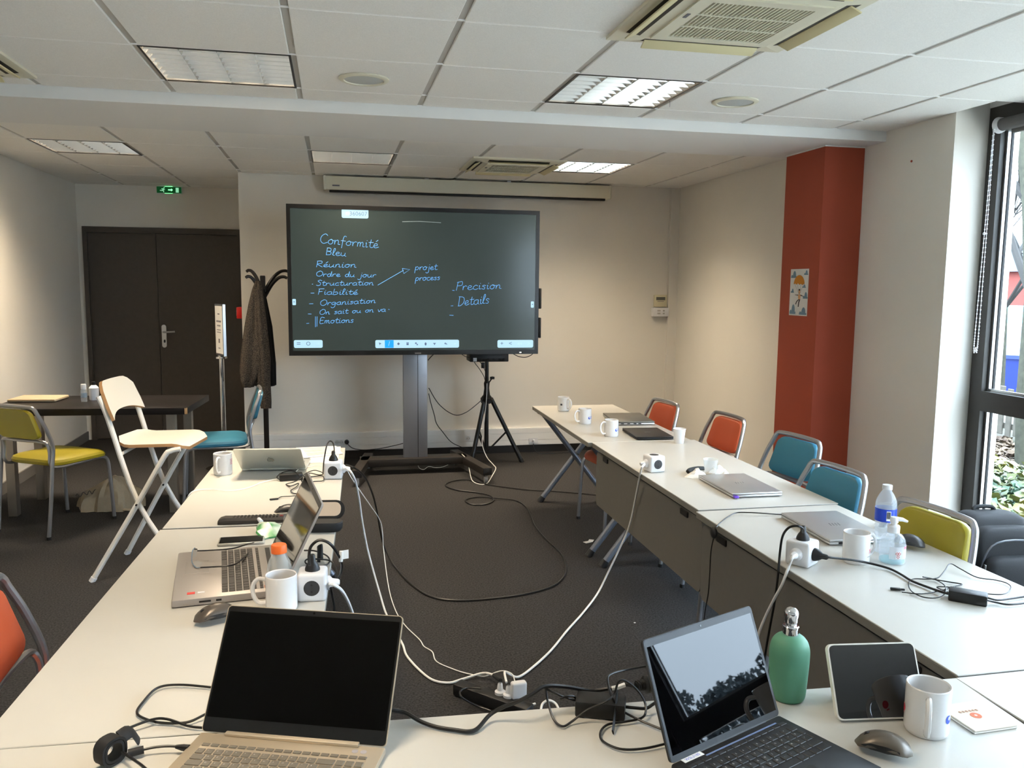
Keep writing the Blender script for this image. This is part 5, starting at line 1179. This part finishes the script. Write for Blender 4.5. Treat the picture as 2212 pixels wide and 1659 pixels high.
cable('long black extension lead looping across the carpet', [(0.047,3.810,0.730),(0.085,3.781,0.720),(0.134,3.900,0.650),(0.181,4.152,0.500),(0.212,4.328,0.350),(0.236,4.491,0.200),(0.262,4.601,0.080),(0.306,4.497,0.010),(0.369,4.207,0.007),(0.454,3.999,0.007),(0.582,3.919,0.007),(0.743,3.913,0.007),(0.914,3.939,0.007),(1.078,4.014,0.007),(1.176,4.135,0.007),(1.237,4.296,0.007),(1.271,4.526,0.007),(1.257,4.808,0.007),(1.257,5.110,0.007),(1.303,5.502,0.007),(1.275,5.736,0.007),(1.133,5.814,0.014),(1.010,5.890,0.007),(0.917,5.825,0.007),(0.932,5.705,0.007),(1.023,5.676,0.007),(1.110,5.765,0.007),(1.109,5.865,0.016),(1.033,6.025,0.007),(0.907,6.119,0.007),(0.838,6.235,0.007),(0.845,6.341,0.007),(0.935,6.436,0.007),(1.046,6.433,0.007),(1.148,6.273,0.007),(1.397,6.064,0.007),(1.657,5.946,0.007),(1.904,5.803,0.007),(2.027,5.740,0.007)], .0048, m_cabb)
cable('thick white lead from the far right power cube sagging to the floor strip', [(1.397,3.572,0.735),(1.365,3.517,0.735),(1.377,3.569,0.695),(1.392,3.670,0.530),(1.397,3.755,0.380),(1.364,3.803,0.250),(1.323,3.843,0.120),(1.264,3.818,0.030),(1.136,3.646,0.008),(1.010,3.468,0.008),(0.886,3.282,0.008),(0.771,3.141,0.008),(0.698,3.072,0.008),(0.657,3.058,0.030),(0.630,3.017,0.060),(0.624,2.953,0.050)], .0047, m_cabw)
cable('beige white lead from the near right power cube hanging behind the laptop', [(1.396,2.264,0.733),(1.359,2.229,0.735),(1.355,2.240,0.705),(1.345,2.239,0.677),(1.335,2.243,0.642),(1.330,2.274,0.587),(1.325,2.315,0.510),(1.320,2.341,0.443),(1.310,2.346,0.366),(1.300,2.339,0.292)], .0047, m_cabw)
cable('black lead from the top plug of the near right power cube', [(1.388,2.225,0.813),(1.376,2.209,0.830),(1.356,2.207,0.840),(1.339,2.225,0.830),(1.347,2.270,0.790),(1.350,2.286,0.737),(1.340,2.274,0.668),(1.335,2.277,0.585),(1.330,2.292,0.481),(1.320,2.295,0.389),(1.310,2.282,0.319)], .0038, m_cabb)
cable('black lead running from the near right cube to the charger brick', [(1.445,2.226,0.735),(1.469,2.209,0.735),(1.547,2.218,0.720),(1.618,2.214,0.705),(1.660,2.182,0.697),(1.664,2.133,0.696),(1.658,2.078,0.696),(1.667,2.026,0.696),(1.674,1.969,0.700),(1.675,1.944,0.704)], .0036, m_cabb)
cable('thin black charger lead with a flat magnetic plug on the right row', [(1.566,1.997,0.697),(1.615,1.979,0.695),(1.685,1.991,0.695),(1.752,2.013,0.695),(1.787,2.025,0.695),(1.763,2.049,0.695),(1.724,2.079,0.697),(1.700,2.082,0.703)], .0019, m_cabb, n=6)
cable('thin black cable loop around the right charger brick', [(1.713,2.097,0.697),(1.736,2.074,0.695),(1.726,2.023,0.697),(1.683,1.966,0.699),(1.638,1.943,0.696),(1.604,1.956,0.695),(1.601,2.000,0.695),(1.631,2.054,0.695),(1.673,2.090,0.695),(1.713,2.074,0.698),(1.744,2.072,0.701),(1.788,2.099,0.710),(1.847,2.147,0.712),(1.866,2.125,0.702),(1.873,2.066,0.696),(1.912,2.038,0.695),(1.925,2.008,0.695),(1.907,1.973,0.695),(1.856,1.937,0.695),(1.815,1.938,0.695),(1.772,1.968,0.695),(1.731,2.001,0.698),(1.698,2.019,0.695),(1.696,1.987,0.696),(1.687,1.954,0.702)], .0017, m_cabb, n=6)
cable('black charger lead leaving the right edge of the view', [(1.759,1.900,0.704),(1.788,1.892,0.698),(1.842,1.901,0.695),(1.908,1.906,0.695),(1.939,1.882,0.695),(1.871,1.867,0.695),(1.800,1.864,0.695),(1.771,1.881,0.697),(1.746,1.887,0.703)], .0027, m_cabb)
t = thing('magnetic_plug', 'flat black magnetic plug at the end of the thin right lead', 'plug', (1.568,2.027,0.690), dg(-25)); ob('body', G().rbox((0, 0, .005), (.028, .01, .007), .002), m_blackp, t); ob('collar', G().rbox((.018, 0, .005), (.014, .006, .006), .002), m_rubber, t)
cable('thin black lead over the edge of the right row to the hanging switch', [(1.680,2.796,0.696),(1.643,2.812,0.695),(1.588,2.817,0.700),(1.530,2.833,0.702),(1.486,2.842,0.700),(1.425,2.795,0.698),(1.364,2.728,0.699),(1.337,2.700,0.693)], .0023, m_cabb)
t = thing('inline_switch', 'round black inline switch hanging at the table edge', 'switch', [(1.352,2.748,0.657)][0]); g = G(); g.sphere((0, 0, 0), .021, 14, 10, (.55, 1, 1)); ob('body', g, m_blackp, t)
cable('thin black lead hanging straight down from the inline switch', [(1.352,2.747,0.642),(1.352,2.765,0.584),(1.350,2.765,0.496),(1.350,2.770,0.422),(1.350,2.791,0.342),(1.350,2.805,0.264),(1.350,2.819,0.147)], .0022, m_cabb)
cable('black looped lead above the far left power cube', [(-0.010,3.593,0.813),(-0.004,3.660,0.830),(-0.009,3.691,0.855),(-0.023,3.711,0.860),(-0.035,3.667,0.850),(-0.044,3.664,0.810),(-0.051,3.687,0.760),(-0.055,3.770,0.700)], .003, m_cabb)
# tangle on the left row
cable('black cable tangle on the left row beside its charger brick', [(-0.239,3.692,0.700),(-0.252,3.726,0.705),(-0.226,3.747,0.720),(-0.183,3.759,0.720),(-0.151,3.665,0.715),(-0.137,3.634,0.697),(-0.088,3.644,0.697),(-0.053,3.659,0.696),(-0.058,3.742,0.698),(-0.106,3.723,0.700),(-0.140,3.734,0.703),(-0.115,3.754,0.710),(-0.071,3.754,0.700),(-0.055,3.789,0.700),(-0.091,3.785,0.715),(-0.127,3.756,0.710),(-0.154,3.591,0.720),(-0.177,3.544,0.720),(-0.208,3.617,0.696),(-0.187,3.584,0.695),(-0.156,3.621,0.697),(-0.163,3.559,0.696),(-0.183,3.501,0.695),(-0.166,3.451,0.695),(-0.140,3.454,0.695)], .0022, m_cabb, n=6)
cable('thin black lead with a small plug end on the left row', [(-0.139,3.408,0.697),(-0.184,3.400,0.697),(-0.215,3.406,0.695),(-0.227,3.378,0.695)], .0019, m_cabb, n=6)
t = thing('plug_end', 'small black flat plug end on the left row', 'plug', (-0.242,3.378,0.690), dg(14)); ob('body', G().rbox((0, 0, .004), (.034, .009, .006), .002), m_blackp, t)
cable('thin white lead crossing the left row and over its edge', [(-0.238,3.709,0.700),(-0.267,3.714,0.696),(-0.313,3.673,0.695),(-0.354,3.596,0.695),(-0.396,3.554,0.695),(-0.441,3.546,0.695),(-0.509,3.582,0.695),(-0.555,3.582,0.695),(-0.577,3.550,0.696),(-0.592,3.516,0.680),(-0.640,3.718,0.600),(-0.707,4.046,0.450)], .0017, m_cabw, n=6)
cable('thin white lead behind the silver laptop towards the power cube', [(-0.052,3.787,0.730),(-0.084,3.951,0.700),(-0.120,3.960,0.695),(-0.158,3.946,0.695),(-0.176,3.870,0.695)], .0017, m_cabw, n=6)
cable('black lead arching from the plug of the near left cube', [(-0.070,2.158,0.822),(-0.071,2.172,0.845),(-0.065,2.170,0.870),(-0.044,2.170,0.885),(-0.018,2.169,0.875),(0.001,2.193,0.840),(0.013,2.245,0.790),(0.007,2.295,0.740),(-0.011,2.346,0.700)], .004, m_cabb)
t = thing('cable_tag', 'small white paper tag on the black lead by the left cube', 'tag', [(0.016,2.213,0.825)][0], dg(20)); ob('flag', G().box((.006, 0, .003), (.02, .001, .024)), m_paper, t); ob('wrap', G().cyl((-.006, 0, -.014), (-.004, 0, .014), .0055, .0055, 10), m_paper, t)
cable('thin black cable coil behind the near left power cube', [(-0.102,2.682,0.697),(-0.069,2.662,0.700),(-0.032,2.608,0.700),(-0.022,2.558,0.698),(-0.038,2.521,0.697),(-0.073,2.527,0.697),(-0.094,2.554,0.698),(-0.089,2.567,0.705),(-0.052,2.545,0.710),(-0.018,2.551,0.700),(-0.003,2.477,0.698),(-0.000,2.399,0.697)], .0026, m_cabb)
t = thing('velcro_strap', 'black velcro cable strap behind the near left power cube', 'strap', (-0.053,2.570,0.690), dg(80)); ob('loop', G().tube([(-.012, 0, .006), (0, 0, .045), (.012, 0, .05), (.016, 0, .006)], .009, 8, smooth=4, flat=.35), m_rubber, t)
cable('thick white lead from the near left power cube falling to the floor', [(-0.020,2.265,0.730),(-0.008,2.242,0.735),(0.012,2.290,0.700),(0.031,2.411,0.620),(0.047,2.533,0.530),(0.063,2.678,0.420),(0.089,2.945,0.200),(0.122,3.166,0.020)], .0047, m_cabw)
cable('black lead falling behind the near left power cube', [(-0.018,2.263,0.720),(-0.014,2.289,0.690),(-0.009,2.382,0.620),(-0.011,2.518,0.530),(-0.010,2.757,0.360)], .0036, m_cabb)
# front left cables
cable('black power lead looping left of the tan laptop', [(-0.251,1.767,0.697),(-0.265,1.778,0.696),(-0.333,1.801,0.697),(-0.375,1.795,0.697),(-0.392,1.742,0.696),(-0.394,1.693,0.696),(-0.361,1.657,0.696),(-0.329,1.642,0.696),(-0.300,1.637,0.696),(-0.282,1.640,0.697),(-0.260,1.655,0.700),(-0.239,1.676,0.700)], .0026, m_cabb)
cable('black lead crossing the table seam left of the tan laptop', [(-0.247,1.607,0.696),(-0.259,1.611,0.696),(-0.286,1.621,0.697),(-0.330,1.647,0.702),(-0.359,1.647,0.703),(-0.403,1.620,0.700),(-0.416,1.586,0.697),(-0.375,1.517,0.710),(-0.329,1.448,0.720),(-0.299,1.399,0.720)], .0026, m_cabb)
t = thing('charger_plug', 'black barrel plug with ferrite on the lead into the tan laptop', 'plug', (-0.368,1.558,0.690)); o_ = Vector((-0.368,1.558,0.690))
def rel(L_): return [Vector(p)-o_ for p in L_]
ob('lead', G().tube(rel([(-0.387,1.534,0.697),(-0.375,1.536,0.700),(-0.350,1.541,0.702),(-0.327,1.542,0.704),(-0.304,1.540,0.704),(-0.281,1.534,0.703)]), .0024, 7, smooth=4), m_cabb, t)
a_, b_ = rel([(-0.375,1.534,0.701),(-0.350,1.541,0.702)]); ob('ferrite', G().cyl(a_, b_, .0072, .0072, 14), m_rubber, t)
a_, b_ = rel([(-0.294,1.538,0.703),(-0.270,1.528,0.703)]); ob('connector', G().tube([a_, (a_+b_)/2, b_], [.0035, .006, .0065], 8), m_rubber, t)
t = thing('cable_wrap', 'bundled black strap at the bottom left table corner', 'strap', (-0.402,1.525,0.690), dg(50))
g = G(); P = rrect(.05, .05, .02, 5); n = len(P)
for k0, k1 in ((1.0, .82), (.78, .6)):
    g.loft([[(x*k, yy, .026+z*k) for x, z in P] for yy, k in ((-.013, k0), (.013, k0), (.013, k1), (-.013, k1), (-.013, k0))], False, False)
ob('roll', g, m_rubber, t); ob('tail', G().tube([(.02, 0, .04), (.045, .004, .038), (.058, .0, .014)], .013, 8, smooth=4, flat=.25), m_rubber, t)
# front edge cables between the two near laptops
cable('thick black power lead along the front table edge', [(0.094,1.578,0.715),(0.105,1.578,0.712),(0.129,1.578,0.704),(0.157,1.551,0.697),(0.187,1.526,0.696),(0.220,1.509,0.696),(0.244,1.499,0.696),(0.263,1.506,0.697),(0.291,1.535,0.705),(0.317,1.533,0.720),(0.349,1.524,0.735),(0.377,1.529,0.745),(0.407,1.544,0.750),(0.458,1.561,0.735),(0.507,1.566,0.720),(0.543,1.557,0.725),(0.577,1.548,0.735),(0.593,1.543,0.735)], .0042, m_cabb)
t = thing('mains_plug', 'black ribbed mains plug beside the black laptop', 'plug', [(0.597,1.538,0.735)][0], dg(10)); ob('body', G().tube([(0, 0, 0), (.018, 0, -.001), (.022, 0, -.001), (.042, 0, -.001)], [.007, .012, .018, .018], 14), m_blackp, t)
for i in range(3): ob('rib', G().cyl((.002+.005*i, 0, 0), (.004+.005*i, 0, 0), .0105, .0105, 12), m_rubber, t)
cable('white collar on the thick black lead near the black laptop', [(0.551,1.553,0.727),(0.563,1.549,0.731),(0.577,1.548,0.735)], .005, m_cabw, k=3)
cable('thin black looped charger lead around the front brick', [(0.409,1.552,0.742),(0.410,1.535,0.720),(0.414,1.504,0.700),(0.426,1.483,0.696),(0.448,1.494,0.697),(0.480,1.498,0.716),(0.517,1.489,0.735),(0.540,1.508,0.740),(0.550,1.514,0.760),(0.565,1.518,0.760),(0.590,1.516,0.740),(0.604,1.502,0.715),(0.592,1.480,0.700),(0.553,1.474,0.697),(0.515,1.472,0.696),(0.492,1.447,0.696),(0.487,1.416,0.696),(0.509,1.385,0.696),(0.549,1.377,0.696),(0.598,1.383,0.697),(0.621,1.385,0.700)], .0024, m_cabb)
cable('black lead dropping behind the front charger brick', [(0.651,1.584,0.755),(0.636,1.586,0.752),(0.591,1.582,0.750),(0.553,1.561,0.755),(0.536,1.540,0.755),(0.534,1.509,0.735),(0.548,1.498,0.712),(0.579,1.476,0.698),(0.613,1.432,0.697),(0.626,1.409,0.700)], .0024, m_cabb)
cable('short black lead from the front brick under the black laptop', [(0.547,1.517,0.710),(0.559,1.511,0.709),(0.581,1.503,0.708),(0.605,1.500,0.706),(0.623,1.506,0.710),(0.646,1.517,0.715)], .0034, m_cabb)
cable('thin black lead entering the front brick from the left', [(0.410,1.548,0.742),(0.427,1.539,0.735),(0.451,1.541,0.722),(0.474,1.546,0.712),(0.466,1.546,0.722),(0.450,1.537,0.728),(0.435,1.534,0.725)], .0024, m_cabb)
t = thing('cable_strap', 'dangling black velcro strip on the front cable bundle', 'strap', [(0.542,1.504,0.712)][0]); o_ = Vector([(0.542,1.504,0.712)][0])
ob('strip', G().tube(rel([(0.549,1.517,0.742),(0.542,1.500,0.722),(0.529,1.473,0.704),(0.515,1.441,0.697)]), .006, 6, smooth=3, flat=.3), m_rubber, t)
# power strip on the floor
t = thing('floor_power_strip', 'black multi socket strip with white plugs on the floor past the front table', 'power strip', (0, 0, 0)); o_ = Vector([(0.578,2.936,0.000)][0]); t.location = o_
a_, b_ = rel([(0.469,2.974,0.025),(0.644,2.791,0.025)]); v_ = b_-a_
ob('bar', G().rbox((a_+b_)/2, (v_.length+.08, .055, .045), .006, rz=math.atan2(v_.y, v_.x)), m_blackp, t)
for P in ([(0.584,2.876,0.050),(0.578,2.881,0.075)], [(0.610,2.849,0.050),(0.608,2.861,0.075)]):
    c_ = rel(P); ob('white_plug', G().lathe([(.02, 0), (.02, .012), (.012, .018), (.009, .04), (.006, .045)], 16, o=(c_[0].x, c_[0].y, .045)), m_plasw, t)
ob('cable_boot', G().cyl(rel([(0.592,3.038,0.040)])[0], rel([(0.600,2.948,0.062)])[0], .008, .008, 10), m_rubber, t)
t = thing('white_charger', 'square white charger plugged into the floor strip', 'charger', [(0.645,2.835,0.045)][0], dg(5)); ob('body', G().rbox((0, 0, .033), (.058, .03, .062), .008, 3), m_plasw, t)
cable('black lead curling out of the floor power strip', [(0.540,2.826,0.010),(0.496,2.868,0.012),(0.443,2.864,0.050),(0.438,2.895,0.060),(0.469,2.918,0.060),(0.519,2.905,0.060)], .0038, m_cabb)
cable('black cable coil at the right end of the floor strip', [(0.664,2.840,0.010),(0.690,2.817,0.010),(0.685,2.768,0.010),(0.651,2.748,0.010),(0.633,2.794,0.010),(0.646,2.824,0.020)], .0042, m_cabb)
cable('short white lead curl past the front table edge', [(0.719,2.794,0.010),(0.734,2.824,0.020),(0.757,2.825,0.030),(0.781,2.815,0.020),(0.786,2.782,0.010)], .0045, m_cabw)
cable('short white lead under the front strip', [(0.656,2.803,0.012),(0.682,2.828,0.014),(0.710,2.840,0.014)], .0045, m_cabw)
# cables by the display and along the back wall
cable('white lead hanging from the tripod box and curling on the carpet', [(1.284,7.000,0.713),(1.281,7.000,0.585),(1.260,6.970,0.429),(1.237,6.950,0.252),(1.238,6.930,0.175),(1.270,6.900,0.087),(1.307,6.800,0.043),(1.308,6.700,0.033),(1.239,6.500,0.018),(1.162,6.310,0.005),(1.100,6.290,0.005),(1.060,6.401,0.010),(1.069,6.600,0.052),(1.070,6.700,0.108),(1.038,6.800,0.143)], .0035, m_cabw)
cable('black lead sagging from the display column to the tripod', [(0.767,6.860,0.699),(0.823,6.880,0.602),(0.872,6.900,0.540),(0.948,6.940,0.477),(1.023,6.970,0.447),(1.108,7.000,0.468),(1.192,7.020,0.524),(1.251,7.040,0.572),(1.276,7.040,0.620)], .0035, m_cabb)
cable('black lead falling from the display column to the foot of the tripod', [(0.767,6.860,0.652),(0.788,6.880,0.564),(0.817,6.900,0.470),(0.839,6.920,0.388),(0.898,6.950,0.306),(0.976,7.000,0.210),(1.080,7.020,0.154),(1.163,7.030,0.121),(1.271,7.040,0.108)], .0035, m_cabb)
cable('black mains cord from the wall plug to the display column', [(0.101,7.420,0.158),(0.113,7.410,0.138),(0.151,7.300,0.125),(0.239,7.200,0.126),(0.369,7.050,0.163),(0.480,6.950,0.203),(0.567,6.880,0.237)], .0035, m_cabb)
cable('black cable bundle from the tripod box down its pole', [(1.162,7.000,0.942),(1.178,7.000,0.890),(1.215,7.000,0.842),(1.265,7.030,0.762),(1.281,7.050,0.679),(1.277,7.050,0.619)], .003, m_cabb)
cable('second black cable from the tripod box down its pole', [(1.186,7.000,0.930),(1.235,7.000,0.882),(1.271,7.020,0.816),(1.293,7.050,0.740),(1.289,7.050,0.659)], .003, m_cabb)
cable('black lead loop under the right end of the display', [(1.466,6.800,0.984),(1.514,6.800,0.960),(1.570,6.800,0.952),(1.617,6.800,0.967),(1.641,6.800,0.986)], .0035, m_cabb)
cable('short black lead from the display to the tripod box', [(1.031,6.820,0.985),(1.079,6.900,0.955),(1.146,7.000,0.930)], .0035, m_cabb)
cable('black lead under the display right of the column', [(0.805,6.820,0.983),(0.780,6.840,0.955),(0.764,6.870,0.929)], .0035, m_cabb)
cable('thin white wires hanging under the display trolley', [(0.666,6.760,0.067),(0.681,6.760,0.043),(0.716,6.760,0.034),(0.754,6.760,0.056),(0.808,6.760,0.046),(0.866,6.760,0.048),(0.916,6.760,0.065)], .002, m_cabw, n=5)
cable('black cord on the carpet under the network outlet', [(1.802,7.420,0.093),(1.802,7.400,0.062),(1.820,7.380,0.022),(1.870,7.370,0.005),(2.003,7.370,0.005),(2.236,7.398,0.005)], .0035, m_cabb)
# paper scraps
t = thing('paper_scrap', 'torn scrap of white paper lying on the carpet', 'paper', (1.494,4.722,0.000), dg(10))
for i, (x, y, rz) in enumerate(((0, 0, .2), (.03, .012, .9))): ob('piece', G().box((x, y, .003+.002*i), (.045, .03, .0012), rz=rz), m_paper, t)
t = thing('paper_crumb', 'tiny white paper crumb on the carpet near the black laptop', 'paper', (1.347,3.508,0.000)); ob('piece', G().box((0, 0, .002), (.008, .006, .002)), m_paper, t)
